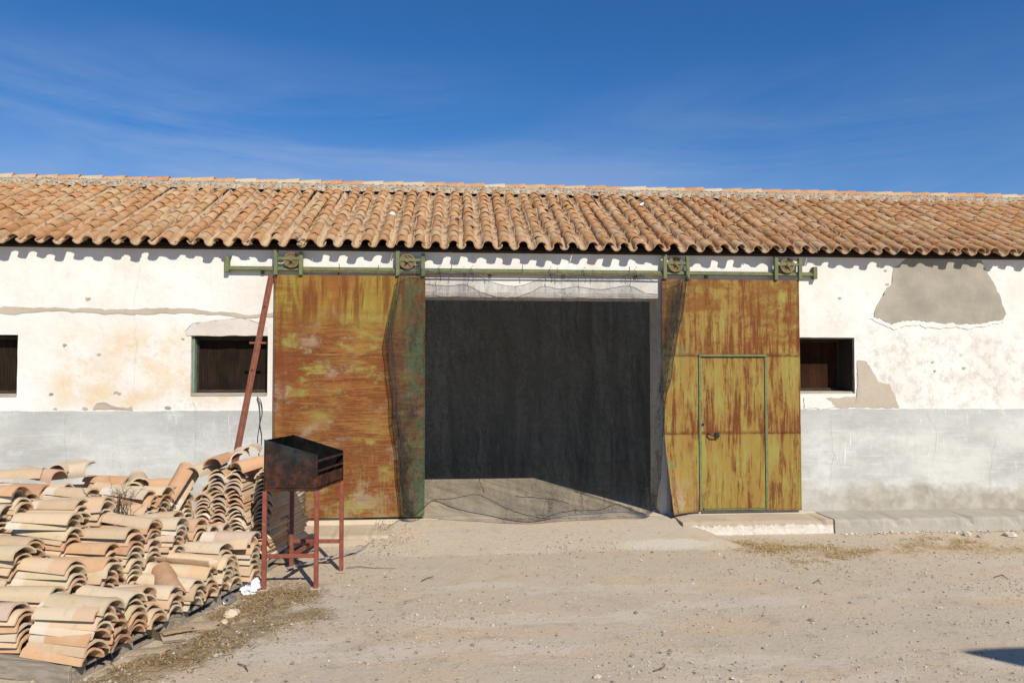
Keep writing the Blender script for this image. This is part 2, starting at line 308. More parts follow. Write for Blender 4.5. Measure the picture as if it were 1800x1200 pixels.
def mat_net():
    s = M('black_shade_netting', 0.85, 0.05)
    wr = s.noise((6.5, 2, 0.9), 6, 0.62, None, 0.8); cr = s.noise((15, 6, 11), 7, 0.72, None, 1.4); crs = s.noise((7, 3, 24), 5, 0.65, None, 1.2)
    fold1 = s.mul(crack_lines(s, (5.5, 2, 1.1), 0.028), s.rng(s.noise((2, 1, 1.3), 3), 0.42, 0.6)); fold2 = s.mul(crack_lines(s, (12, 4, 9), 0.020), s.rng(s.noise((2.2, 1, 2.0), 3), 0.40, 0.58))
    s.put(s.b.inputs['Base Color'], (0.056, 0.057, 0.055))
    h = s.ma('ADD', s.mul(wr, 1.0), s.ma('ADD', s.mul(cr, 0.6), s.mul(crs, 0.5))); h = s.ma('ADD', h, s.ma('ADD', s.mul(fold1, 0.35), s.mul(fold2, 0.25)))
    s.t.links.new(s.bump(h, 1.0, 0.05), s.b.inputs['Normal'])
    tr = s.n('ShaderNodeBsdfTransparent'); mx_ = s.n('ShaderNodeMixShader')
    vf = s.noise((3.4, 1, 0.35), 4, 0.6, None, 0.5)
    dens = s.ma('ADD', s.rng(s.ma('ADD', s.mul(wr, 0.5), s.mul(vf, 0.5)), 0.40, 0.60, 0.20, 0.40), s.ma('ADD', s.mul(fold1, 0.26), s.mul(fold2, 0.34)))
    dens = s.mul(dens, s.rng(s.xyz()[2], 2.30, 2.44, 1.0, 0.85))
    gath = s.add(s.rng(s.xyz()[0], -0.93, -0.99), s.rng(s.xyz()[0], 1.60, 1.66)); dens = s.ma('ADD', dens, s.mul(gath, s.rng(cr, 0.35, 0.65, 0.0, 0.15)))
    s.t.links.new(dens, mx_.inputs[0]); s.t.links.new(tr.outputs[0], mx_.inputs[1]); s.t.links.new(s.b.outputs[0], mx_.inputs[2])
    s.t.links.new(mx_.outputs[0], s.o.inputs[0]); return s.m

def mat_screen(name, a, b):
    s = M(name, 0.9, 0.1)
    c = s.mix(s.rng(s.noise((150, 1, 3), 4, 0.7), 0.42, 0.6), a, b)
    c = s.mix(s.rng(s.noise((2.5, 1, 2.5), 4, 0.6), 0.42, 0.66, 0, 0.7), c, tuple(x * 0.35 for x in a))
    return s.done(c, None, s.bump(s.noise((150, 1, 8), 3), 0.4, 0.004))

def mat_soot():
    s = M('sooted_rusty_steel', 0.7, 0.12)
    v = s.n('ShaderNodeTexCoord').outputs['Object']; X, Y, Z = s.xyz(v)
    rustm = s.rng(s.ma('ADD', s.mul(s.ma('SUBTRACT', s.noise(5, 6, 0.6, v), 0.5), 0.8), s.ma('SUBTRACT', 0.98, Z)), 0.0, 0.26)
    c = s.mix(s.rng(s.noise(9, 6, 0.6, v), 0.35, 0.65), (0.012, 0.012, 0.013), (0.035, 0.034, 0.034))
    c = s.mix(s.mul(rustm, 0.85), c, s.mix(s.rng(s.noise(12, 7, 0.7, v), 0.4, 0.62), (0.030, 0.015, 0.010), (0.105, 0.038, 0.016)))
    c = s.mix(s.rng(s.noise((3, 3, 9), 6, 0.7, v), 0.60, 0.68, 0, 0.5), c, (0.09, 0.095, 0.10))
    return s.done(c, s.rng(s.noise(8, 5, 0.6, v), 0.3, 0.7, 0.55, 0.85), s.bump(s.noise(30, 5, 0.7, v), 0.2, 0.004))

MT = dict(
    wall=mat_wall(), dado=mat_dado(), ground=mat_ground(),
    patch=mat_cement('grey_cement_render', (0.41, 0.36, 0.285), (0.29, 0.255, 0.20), 1.8),
    patch2=mat_cement('beige_cement_render', (0.50, 0.42, 0.325), (0.44, 0.365, 0.28), 2.5),
    lintelp=mat_cement('pale_lintel_render', (0.66, 0.59, 0.515), (0.58, 0.51, 0.44), 3.0),
    kerb=mat_cement('worn_concrete', (0.54, 0.43, 0.305), (0.44, 0.36, 0.265), 2.0),
    kerbgrey=mat_cement('grey_concrete_kerb', (0.36, 0.325, 0.265), (0.43, 0.385, 0.315), 3.0),
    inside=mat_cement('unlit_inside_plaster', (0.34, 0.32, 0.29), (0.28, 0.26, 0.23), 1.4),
    floor=mat_cement('bare_concrete_floor', (0.66, 0.55, 0.40), (0.60, 0.495, 0.36), 1.4),
    smear=mat_cement('pale_cement_smear', (0.56, 0.50, 0.41), (0.60, 0.49, 0.36), 5.0),
    mortar=mat_cement('rough_lime_mortar', (0.58, 0.48, 0.36), (0.46, 0.35, 0.24), 7.0),
    rustL=mat_rust('rust_smeared_sheet', 'smear'), rustR=mat_rust('rust_dripped_sheet', 'drip'),
    green=mat_simple('flaking_green_paint', (0.19, 0.195, 0.085), (0.12, 0.15, 0.08), 14, 0.75, 0.15, 0.4, third=(0.16, 0.085, 0.045)),
    palegreen=mat_simple('faded_green_wood', (0.17, 0.26, 0.18), (0.24, 0.30, 0.22), 14, 0.8, 0.2, 0.4),
    wheel=mat_simple('rusty_wheel_steel', (0.15, 0.085, 0.04), (0.24, 0.17, 0.08), 22, 0.7, 0.3, 0.4),
    darkwood=mat_simple('dark_old_wood', (0.035, 0.026, 0.020), (0.07, 0.053, 0.04), 9, 0.85, 0.15, 0.5, stretch=(1, 5, 5)),
    sillwood=mat_simple('grey_weathered_sill', (0.42, 0.36, 0.28), (0.33, 0.28, 0.22), 9, 0.9, 0.1, 0.5, stretch=(1, 5, 5)),
    pallet=mat_simple('sun_greyed_pallet_wood', (0.36, 0.30, 0.225), (0.24, 0.20, 0.155), 7, 0.9, 0.1, 0.6, obj=True, stretch=(1, 6, 6)),
    redpaint=mat_simple('rust_red_painted_steel', (0.22, 0.052, 0.032), (0.27, 0.085, 0.05), 12, 0.6, 0.3, 0.3, third=(0.30, 0.17, 0.11)),
    pole=mat_simple('red_oxide_steel', (0.27, 0.095, 0.055), (0.20, 0.070, 0.042), 16, 0.7, 0.25, 0.3, third=(0.33, 0.17, 0.12)),
    soot=mat_soot(), net=mat_net(),
    cord=mat_simple('black_cord', (0.02, 0.02, 0.022), (0.04, 0.04, 0.045), 30, 0.8, 0.2, 0.2),
    bluecord=mat_simple('faded_blue_cord', (0.10, 0.12, 0.22), (0.06, 0.07, 0.12), 30, 0.8, 0.2, 0.2),
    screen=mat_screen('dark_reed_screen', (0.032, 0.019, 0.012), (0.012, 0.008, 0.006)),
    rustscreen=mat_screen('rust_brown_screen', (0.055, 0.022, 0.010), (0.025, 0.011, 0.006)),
    tile=mat_tile('sun_bleached_clay', False), tilea=mat_tile('sun_bleached_clay_pile', True),
    rtile=mat_tile('weathered_roof_clay', False), rtilea=mat_tile('weathered_roof_clay_far', True),
    paper=mat_simple('crumpled_white_paper', (0.84, 0.84, 0.84), (0.78, 0.78, 0.79), 8, 0.8, 0.2, 0.2),
    plasterwhite=mat_chip(),
    alu=mat_simple('dull_aluminium', (0.72, 0.73, 0.75), (0.60, 0.61, 0.63), 20, 0.35, 0.5, 0.1, 0.9),
    plum=mat_simple('plum_printed_can', (0.08, 0.025, 0.04), (0.12, 0.04, 0.05), 20, 0.4, 0.5, 0.1),
    lamp=mat_simple('grey_galvanised_steel', (0.35, 0.36, 0.37), (0.28, 0.29, 0.30), 6, 0.5, 0.4, 0.1),  # grey metal of the loose bar and the added shadow caster
    crackm=mat_simple('dirt_in_cracks', (0.36, 0.33, 0.295), (0.27, 0.245, 0.215), 20, 0.95, 0.05, 0.2),
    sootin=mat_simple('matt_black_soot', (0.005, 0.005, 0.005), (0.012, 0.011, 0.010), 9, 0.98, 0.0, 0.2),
    twig=mat_simple('dry_twig_bark', (0.20, 0.14, 0.09), (0.13, 0.09, 0.06), 40, 0.9, 0.1, 0.4),
)
def mat_attr(name, rough=0.9, spec=0.1):
    s = M(name, rough, spec); a = s.n('ShaderNodeAttribute', attribute_name='tint'); return s.done(a.outputs['Color'])
MT['grit'] = mat_attr('loose_grit'); MT['straw'] = mat_attr('dry_straw')

# ------------------------------------------------------------------ mesh helpers
def link(name, me, mat=None, parent=None, smooth=False):
    if mat is not None and not me.materials: me.materials.append(mat)
    o = bpy.data.objects.new(name, me); col.objects.link(o)
    if parent is not None: o.parent = parent
    if smooth:
        for p in me.polygons: p.use_smooth = True
    return o
def bobj(name, bm, mat, parent=None, smooth=False, recalc=True):
    if recalc: bmesh.ops.recalc_face_normals(bm, faces=bm.faces)
    me = bpy.data.meshes.new(name); bm.to_mesh(me); bm.free(); return link(name, me, mat, parent, smooth)
def tag(o, label=None, cat=None, group=None, kind=None):
    for k, v in (('label', label), ('category', cat), ('group', group), ('kind', kind)):
        if v: o[k] = v
    return o
def empty(name, loc, label=None, cat=None, group=None, rz=0.0):
    o = bpy.data.objects.new(name, None); col.objects.link(o); o.location = loc; o.rotation_euler = (0, 0, rz); o.empty_display_size = 0.2
    return tag(o, label, cat, group)
def abox(bm, x0, x1, y0, y1, z0, z1, mtx=None):
    vs = [bm.verts.new((x, y, z)) for x in (x0, x1) for y in (y0, y1) for z in (z0, z1)]
    if mtx is not None:
        for v in vs: v.co = mtx @ v.co
    for f in ((0, 1, 3, 2), (4, 6, 7, 5), (0, 4, 5, 1), (2, 3, 7, 6), (0, 2, 6, 4), (1, 5, 7, 3)): bm.faces.new([vs[i] for i in f])
    return vs
def abar(bm, a, b, wx, wy):
    a, b = Vector(a), Vector(b); d = b - a; q = d.to_track_quat('Z', 'Y').to_matrix().to_4x4()
    abox(bm, -wx / 2, wx / 2, -wy / 2, wy / 2, 0, d.length, Matrix.Translation(a) @ q)
def bevel(bm, w=0.004, seg=1):
    bmesh.ops.bevel(bm, geom=list(bm.edges), offset=w, segments=seg, affect='EDGES', clamp_overlap=True)
def tube(bm, pts, r, n=6, cap=True):
    pts = [Vector(p) for p in pts]; rings = []
    for i, p in enumerate(pts):
        d = (pts[min(i + 1, len(pts) - 1)] - pts[max(i - 1, 0)]).normalized()
        up = Vector((0, 0, 1)) if abs(d.z) < 0.9 else Vector((1, 0, 0))
        s_ = d.cross(up).normalized(); t_ = s_.cross(d); rr = r[i] if isinstance(r, (list, tuple)) else r
        rings.append([bm.verts.new(p + s_ * math.cos(2 * math.pi * k / n) * rr + t_ * math.sin(2 * math.pi * k / n) * rr) for k in range(n)])
    for a, b in zip(rings, rings[1:]):
        for k in range(n): bm.faces.new((a[k], a[(k + 1) % n], b[(k + 1) % n], b[k]))
    if cap: bm.faces.new(rings[0][::-1]); bm.faces.new(rings[-1])
def sub(name, fn, mat, parent, bev=0.0, smooth=False):
    bm = bmesh.new(); fn(bm)
    if bev: bevel(bm, bev)
    return bobj(name, bm, mat, parent, smooth)
def ragged(pts, step=0.05, amp=0.012, seed=0.0):            # a worn outline through the given corners
    out = []
    for i, a in enumerate(pts):
        b = pts[(i + 1) % len(pts)]; a2, b2 = Vector(a), Vector(b); ln = (b2 - a2).length; k = max(1, int(ln / step))
        for j in range(k):
            p = a2.lerp(b2, j / k)
            out.append((p.x + ns(p.x * 9 + seed, p.y * 9, seed) * amp + ns(p.x * 31 + seed, p.y * 31, 4) * amp * 0.6, p.y + ns(p.x * 9, p.y * 9 + seed, 7.7) * amp + ns(p.x * 31, p.y * 31 + seed, 9) * amp * 0.6))
    return out
def sheet(name, outline, y_front, thick, mat, parent, smooth=False):   # a flat worn-edged layer standing proud of the wall
    bm = bmesh.new(); f = [bm.verts.new((x, y_front, z)) for x, z in outline]; b = [bm.verts.new((x, y_front + thick, z)) for x, z in outline]
    face = bm.faces.new(f); n = len(f)
    for i in range(n): bm.faces.new((f[i], b[i], b[(i + 1) % n], f[(i + 1) % n]))
    bmesh.ops.triangulate(bm, faces=[face])
    return bobj(name, bm, mat, parent)
def joined(name, parts, mat, parent=None, smooth=True):     # parts: (verts, faces, tint) -> ONE mesh with a colour attribute
    V, F, T = [], [], []
    for vs, fs, t in parts:
        o_ = len(V); V.extend(vs); F.extend(tuple(i + o_ for i in f) for f in fs); T.extend([t] * len(vs))
    me = bpy.data.meshes.new(name); me.from_pydata([tuple(v) for v in V], [], F)
    at = me.color_attributes.new('tint', 'FLOAT_COLOR', 'POINT')
    at.data.foreach_set('color', [c for t in T for c in (*t, 1.0)])
    return link(name, me, mat, parent, smooth)

# ------------------------------------------------------------------ SETTING: ground, ramp, pavements
def ramp_z(x, y): return max(GZ, -0.004 - 0.14 * max(0.0, (-0.10 - y)) / 0.95)
def ground_z(x, y):
    h = 0.010 * ns(x * 0.7, y * 0.7, 1.3) + 0.006 * ns(x * 2.1, y * 2.1, 5.0) + 0.0035 * ns(x * 6.3, y * 6.3, 9.0)
    return GZ + h * min(1.0, 0.25 + max(0, -y) / 2.0)
def axis(lo, hi, fine, far):
    v = []; x = lo
    while x < hi: v.append(x); x += fine
    v.append(hi); s_ = fine; a, b = lo, hi
    while b < far: s_ *= 1.5; b += s_; a -= s_; v.append(b); v.insert(0, a)
    return v
xs = axis(-6.5, 7.5, 0.06, 600); ys = [y for y in axis(-7.5, 0.9, 0.06, 600)]
vs = [(x, y, ground_z(x, y) if (-8 < x < 9 and -9 < y < 1) else GZ) for y in ys for x in xs]; nx = len(xs)
fs = [(j * nx + i, j * nx + i + 1, (j + 1) * nx + i + 1, (j + 1) * nx + i) for j in range(len(ys) - 1) for i in range(nx - 1)]
me = bpy.data.meshes.new('ground'); me.from_pydata(vs, [], fs)
LIT = [((230, 1185), (330, 1150), .16, 1), ((330, 1150), (430, 1110), .20, 1), ((400, 1105), (550, 1078), .15, .9), ((400, 1080), (520, 1050), .18, 1), ((440, 1045), (540, 1040), .16, .9), ((480, 1020), (560, 1030), .14, .6), ((1290, 953), (1465, 964), .06, .9), ((1590, 958), (1800, 966), .08, .8), ((1490, 972), (1600, 966), .07, .6), ((600, 1030), (740, 1080), .25, .35), ((560, 1100), (740, 1190), .3, .3)]
LIT = [(WZ(*a), WZ(*b), w_, k) for a, b, w_, k in LIT]
def litter(x, y):
    best = 0.0
    if not (-5 < x < 7 and -6 < y < 0.5): return 0.0
    p = Vector((x, y, GZ))
    for a, b, w_, k in LIT:
        t = min(1, max(0, (p - a).dot(b - a) / (b - a).length_squared)); d = (p - a.lerp(b, t)).length; best = max(best, k * max(0, 1 - d / (w_ * 2)))
    return best
la = me.attributes.new('litter', 'FLOAT', 'POINT'); la.data.foreach_set('value', [litter(v[0], v[1]) for v in vs])
tag(link('ground', me, MT['ground'], None, True), 'dry sandy yard with grit and grey gravel patches', None, None, 'structure')

def build_ramp():
    bm = bmesh.new(); N, K = 70, 24; g = []
    for k in range(K + 1):
        t = k / K; y = -0.07 - 1.05 * t; x0 = -1.22 - 0.42 * t; x1 = 1.70 + 0.55 * t; row = []
        for i in range(N + 1):
            x = x0 + (x1 - x0) * i / N
            z = -0.004 - 0.155 * max(0, t - 0.05) + (0.008 * ns(x * 3, y * 3, 2) + 0.026 * ns(x * 0.9, 5, 2)) * t + 0.003 * ns(x * 14, y * 14, 3)
            if i in (0, N): x += 0.02 * ns(y * 9, i, 0)
            row.append(bm.verts.new((x, y, z)))
        g.append(row)
    for a, b in zip(g, g[1:]):
        for i in range(N): bm.faces.new((a[i], a[i + 1], b[i + 1], b[i]))
    for side in (0, N):
        low = [bm.verts.new((r[side].co.x + (0.03 if side else -0.03), r[side].co.y, -0.2)) for r in g]
        for k in range(K): bm.faces.new((g[k][side], g[k + 1][side], low[k + 1], low[k]))
    return tag(bobj('ramp', bm, MT['ground'], None, True), 'worn sandy concrete ramp up to the doorway', None, None, 'structure')
build_ramp()
def worn_slab(name, x0, x1, y0, y1, ztop, mat, seed, label, skew=0.0, painted=False):
    bm = bmesh.new(); N = max(8, int((x1 - x0) / 0.04)); prof = [(y1, ztop), (y0 + 0.03, ztop), (y0 + 0.006, ztop - 0.006), (y0, ztop - 0.03), (y0, GZ + 0.05), (y0 - 0.012, GZ - 0.06)]
    rows = []
    for i in range(N + 1):
        x = x0 + (x1 - x0) * i / N; e = 0.009 * ns(x * 5, seed, 0) + 0.006 * ns(x * 19, seed, 3)
        chip = max(0, ns(x * 6, seed, 11) - 0.12) * 0.075 + max(0, ns(x * 22, seed, 4) - 0.2) * 0.02
        rows.append([bm.verts.new((x + (skew * (y - y1)), y + (e + (chip if 0 < k < 4 else 0) if k else 0), z + (0.004 * ns(x * 3, y * 5, seed) - (chip if 0 < k < 4 else 0)))) for k, (y, z) in enumerate(prof)])
    for a, b in zip(rows, rows[1:]):
        for k in range(len(prof) - 1): bm.faces.new((a[k], a[k + 1], b[k + 1], b[k]))
    for r in (rows[0], rows[-1]): bm.faces.new(r + [bm.verts.new((r[0].co.x, y1, GZ - 0.06))])
    o = bobj(name, bm, mat)
    if painted:
        o.data.materials.append(MT['plasterwhite'])
        for p in o.data.polygons:
            if abs(p.normal.y) > 0.7: p.material_index = 1
    return tag(o, label, None, None, 'structure')
worn_slab('pavement', 1.76, 3.40, -0.45, -0.012, -0.004, MT['kerb'], 1.0, 'concrete pavement strip with chipped white edge under the right sliding door', 0.0, True)
worn_slab('pavement', 3.405, 11.0, -0.47, -0.012, 0.004, MT['kerbgrey'], 5.0, 'grey concrete pavement along the right wall')
worn_slab('pavement', -9.0, -1.28, -0.60, -0.012, -0.045, MT['kerb'], 9.0, 'sandy concrete pavement along the left wall')

# ------------------------------------------------------------------ THE WAREHOUSE
house = empty('warehouse', (0, 0, 0), 'long whitewashed warehouse with grey dado and barrel tiled clay roof', 'building')
WX0, WX1, WT = -8.5, 10.5, 0.42
EZ = 2.925
DOOR = (-1.6, 1.655, 0.0, 2.385)
WINS = [(-6.05, -5.145, 1.318, 1.955, 0.13), (-3.405, -2.612, 1.320, 1.952, 0.13), (2.62, 3.915, 1.318, 1.955, 0.31)]
def grid_wall(name, x0, x1, z0, z1, y0, y1, holes, mat, parent, step=0.09, amp=0.003):
    def lines(a, b, marks):
        m = sorted({a, b, *[k for k in marks if a < k < b]}); out = []
        for p, q in zip(m, m[1:]):
            k = max(1, round((q - p) / step)); out += [p + (q - p) * i / k for i in range(k)]
        return out + [b]
    X = lines(x0, x1, [h[0] for h in holes] + [h[1] for h in holes]); Z = lines(z0, z1, [h[2] for h in holes] + [h[3] for h in holes])
    solid = lambda i, k: 0 <= i < len(X) - 1 and 0 <= k < len(Z) - 1 and not any(h[0] - 1e-6 < X[i] and X[i + 1] < h[1] + 1e-6 and h[2] - 1e-6 < Z[k] and Z[k + 1] < h[3] + 1e-6 for h in holes)
    bm = bmesh.new(); cache = {}
    def v(i, k, s_):
        if (i, k, s_) not in cache:
            x, z, y = X[i], Z[k], (y0, y1)[s_]
            d = amp * (ns(x * 1.4, z * 1.4, s_ * 9) + 0.5 * ns(x * 5, z * 5, 3 + s_))
            cache[(i, k, s_)] = bm.verts.new((x + 0.9 * amp * ns(x * 7, z * 7, 8), y + d, z + 0.9 * amp * ns(x * 7, z * 7, 18)))
        return cache[(i, k, s_)]
    for i in range(len(X) - 1):
        for k in range(len(Z) - 1):
            if not solid(i, k): continue
            for s_ in (0, 1): bm.faces.new([v(i, k, s_), v(i + 1, k, s_), v(i + 1, k + 1, s_), v(i, k + 1, s_)])
            for di, dk, (a, b) in ((-1, 0, ((i, k), (i, k + 1))), (1, 0, ((i + 1, k), (i + 1, k + 1))), (0, -1, ((i, k), (i + 1, k))), (0, 1, ((i, k + 1), (i + 1, k + 1)))):
                if not solid(i + di, k + dk): bm.faces.new([v(*a, 0), v(*b, 0), v(*b, 1), v(*a, 1)])
    return bobj(name, bm, mat, parent)
grid_wall('wall', WX0, WX1, -0.25, EZ - 0.04, 0.0, WT, [(DOOR[0], DOOR[1], -0.25, DOOR[3])] + [x[:4] for x in WINS], MT['wall'], house)
YB = 4.42
def shell(bm):
    abox(bm, WX0, WX1, YB, YB + 0.3, -0.25, EZ - 0.03)
    for x in (WX0, WX1 - 0.3):
        vs = [bm.verts.new((x + dx, y, z)) for dx in (0, 0.3) for y, z in ((WT, -0.25), (YB, -0.25), (YB, EZ - 0.05), (2.2, 3.95), (WT, EZ + 0.05))]
        bm.faces.new(vs[:5]); bm.faces.new(vs[5:][::-1])
        for i in range(5): bm.faces.new((vs[i], vs[(i + 1) % 5], vs[5 + (i + 1) % 5], vs[5 + i]))
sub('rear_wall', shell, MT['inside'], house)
sub('inside_floor', lambda bm: abox(bm, WX0 + 0.3, WX1 - 0.3, -0.066, YB, -0.2, 0.0), MT['floor'], house)
# grey dado: a thicker coat of render with an uneven upper edge, on both sides of the doorway
def dado(x0, x1, seed):
    top = []; n = int((x1 - x0) / 0.04)
    for i in range(n + 1):
        x = x0 + (x1 - x0) * i / n; top.append((x, 1.162 - 0.0022 * (x + 5) + 0.010 * ns(x * 2.2, seed) + 0.007 * ns(x * 11, seed) + 0.004 * ns(x * 25, seed)))
    bm = bmesh.new(); K = 10
    g = []
    for x, zt in top:
        g.append([bm.verts.new((x, -0.014 - 0.004 * (k < K) + 0.004 * ns(x * 1.3, k * 0.4, seed) + 0.003 * ns(x * 5, k * 0.6, seed), -0.2 + (zt + 0.2) * k / K)) for k in range(K + 1)] + [bm.verts.new((x, 0.02, zt + 0.006))])
    for a, b in zip(g, g[1:]):
        for k in range(K + 1): bm.faces.new((a[k], b[k], b[k + 1], a[k + 1]))
    for r in (g[0], g[-1]): bm.faces.new(r + [bm.verts.new((r[0].co.x, 0.02, -0.2))])
    return bobj('dado', bm, MT['dado'], house)
dado(WX0, -1.75, 2.0); dado(1.72, WX1, 7.0)

def P2(pts, y=0.0): return [(WY(a, b, y).x, WY(a, b, y).z) for a, b in pts]
sheet('cement_patch', ragged(P2([(1598, 452), (1722, 458), (1748, 500), (1769, 552), (1762, 562), (1700, 570), (1640, 566), (1610, 562), (1568, 568), (1533, 558), (1540, 535), (1566, 498), (1572, 470)]), 0.03, 0.022, 3), -0.0062, 0.03, MT['patch'], house)
sheet('plaster_edge', ragged(P2([(1530, 560), (1566, 569), (1608, 564), (1640, 567), (1700, 571), (1762, 563), (1766, 567), (1702, 578), (1680, 575), (1640, 577), (1606, 571), (1570, 578), (1540, 567)]), 0.015, 0.022, 13), -0.0075, 0.03, MT['wall'], house)
sheet('plaster_edge', ragged(P2([(1412, 699), (1440, 697), (1462, 706), (1466, 716), (1440, 719), (1412, 717)]), 0.015, 0.018, 14), -0.0075, 0.03, MT['wall'], house)
sheet('cement_patch', ragged(P2([(1506, 634), (1524, 634), (1534, 655), (1545, 672), (1565, 676), (1579, 716), (1468, 716), (1452, 700), (1506, 696)]), 0.03, 0.018, 8), -0.0058, 0.03, MT['patch2'], house)
sheet('mortar_band', ragged(P2([(-160, 536), (60, 540), (200, 543), (330, 541), (380, 547), (440, 553), (490, 548), (490, 556), (430, 559), (380, 553), (320, 549), (240, 552), (100, 547), (40, 551), (-160, 549)]), 0.04, 0.018, 5), -0.0056, 0.03, MT['patch2'], house)
sheet('lintel_patch', ragged(P2([(325, 582), (335, 571), (372, 565), (425, 560), (452, 565), (470, 575), (470, 590), (330, 590)]), 0.04, 0.009, 6), -0.008, 0.03, MT['lintelp'], house)
sheet('lintel_patch', ragged([(-1.7, 2.392), (-0.7, 2.392), (0.2, 2.395), (1.64, 2.398), (1.64, 2.44), (1.0, 2.435), (0.3, 2.442), (-0.6, 2.43), (-1.7, 2.45)], 0.05, 0.012, 9), -0.006, 0.03, MT['lintelp'], house)
# broken plaster at the top of the dado and small pits
sheet('plaster_hole', ragged(P2([(163, 719), (170, 708), (182, 706), (205, 714), (226, 716), (232, 712), (234, 720)]), 0.02, 0.010, 2), -0.007, 0.03, MT['patch2'], house)
for k, (px, py, rx) in enumerate(((113, 606, 5), (155, 525, 6), (174, 623, 5), (90, 693, 5), (203, 690, 5), (210, 691, 5), (322, 596, 4), (150, 718, 6), (98, 718, 5), (295, 716, 8), (1694, 646, 5), (1640, 636, 4), (1643, 652, 4), (1476, 524, 4), (1560, 500, 5), (1556, 476, 4))):
    c_ = WY(px, py); rr = rx / 200.0
    sheet('plaster_chip', ragged([(c_.x + rr * math.cos(a) * random.uniform(0.7, 1.2), c_.z + rr * 0.6 * math.sin(a) * random.uniform(0.7, 1.2)) for a in [i * math.pi / 4 for i in range(8)]], 0.012, 0.008, k), -0.0055, 0.02, MT['patch2'] if k % 3 else MT['patch'], house)
def crack(pts, wd=0.004, seed=0, y=-0.012):
    wd *= 0.5; y = {-0.024: -0.0235, -0.013: -0.0055, -0.017: -0.011, -0.016: -0.010, -0.010: -0.0055}.get(y, y)
    p = [Vector((q.x, q.z)) for q in (WY(*a) for a in pts)]; line = []
    for a, b in zip(p, p[1:]):
        k = max(2, int((b - a).length / 0.03)); line += [a.lerp(b, i / k) for i in range(k)]
    line = [q + Vector((ns(q.y * 9, seed) + 0.5 * ns(q.y * 33, seed, 4), ns(q.x * 9, seed, 5))) * 0.02 for q in line]
    d = [(line[min(i + 1, len(line) - 1)] - line[max(0, i - 1)]).normalized() for i in range(len(line))]
    wv = [wd * (0.5 + 0.6 * abs(ns(i * 0.35, seed, 3) * 2)) for i in range(len(line))]
    lft = [(q.x - e.y * u / 2, q.y + e.x * u / 2) for q, e, u in zip(line, d, wv)]; rgt = [(q.x + e.y * u / 2, q.y - e.x * u / 2) for q, e, u in zip(line, d, wv)]
    bm = bmesh.new(); A = [bm.verts.new((x, y, z)) for x, z in lft]; B = [bm.verts.new((x, y, z)) for x, z in rgt]
    for i in range(len(A) - 1): bm.faces.new((A[i], B[i], B[i + 1], A[i + 1]))
    return bobj('crack', bm, MT['crackm'], house)
crack([(118, 722), (116, 770), (119, 820)], 0.005, 1, -0.024); crack([(341, 700), (347, 740), (344, 790), (346, 830)], 0.005, 2, -0.024)
crack([(326, 582), (340, 568), (385, 563), (425, 559), (452, 566), (468, 573)], 0.011, 3, -0.017); crack([(170, 709), (186, 709), (198, 717), (228, 718)], 0.012, 4, -0.016)
crack([(247, 470), (236, 530), (240, 610), (234, 700)], 0.0035, 5, -0.013); crack([(1458, 725), (1463, 800), (1458, 850), (1444, 890)], 0.004, 6, -0.024)
crack([(1748, 770), (1740, 815), (1736, 870)], 0.005, 7, -0.024); crack([(1627, 725), (1645, 760), (1640, 805), (1670, 812), (1700, 808)], 0.0035, 8, -0.024)
crack([(1500, 818), (1440, 812)], 0.003, 9, -0.024); crack([(1624, 850), (1636, 880)], 0.006, 11, -0.024); crack([(560, 720), (565, 760)], 0.003, 12, -0.024)
crack([(1753, 800), (1790, 805), (1800, 790)], 0.003, 13, -0.024); crack([(1310, 452), (1312, 470)], 0.004, 14, -0.010)

# windows: frame with sub-parts
for i, (x0, x1, z0, z1, dep) in enumerate(WINS):
    def fr(bm):
        t = 0.045
        abox(bm, x0 + 0.012, x0 + t, dep - 0.02, dep + 0.05, z0 + 0.03, z1 - 0.012); abox(bm, x1 - t, x1 - 0.012, dep - 0.02, dep + 0.05, z0 + 0.03, z1 - 0.012)
        abox(bm, x0 + t, x1 - t, dep - 0.02, dep + 0.05, z1 - t, z1 - 0.012); abox(bm, x0 + t, x1 - t, dep - 0.02, dep + 0.05, z0 + 0.03, z0 + t + 0.012)
    f_ = sub('window', fr, MT['darkwood'], house, 0.003)
    sub('screen', lambda bm: abox(bm, x0 + 0.03, x1 - 0.03, dep + 0.02, dep + 0.04, z0 + 0.03, z1 - 0.02), MT['rustscreen' if i == 2 else 'screen'], f_)
    sub('sill', lambda bm: abox(bm, x0 + 0.006, x1 - 0.006, -0.004 if i < 2 else 0.02, dep + 0.05, z0 - 0.01, z0 + 0.026), MT['sillwood'], f_, 0.004)
    if i == 2: sub('shade_liner', lambda bm: (abox(bm, x1 - 0.020, x1 - 0.006, 0.006, dep - 0.022, z0 + 0.028, z1 - 0.02), abox(bm, x0 + 0.01, x1 - 0.006, 0.006, dep - 0.022, z1 - 0.018, z1 - 0.006)), MT['darkwood'], f_, 0.002)  # dark lining added to stand in for shade on this deep reveal
    if i < 2: sub('jamb', lambda bm: abox(bm, x0 + 0.008, x0 + 0.028, 0.03, dep - 0.022, z0 + 0.028, z1 - 0.03), MT['palegreen'], f_, 0.003)

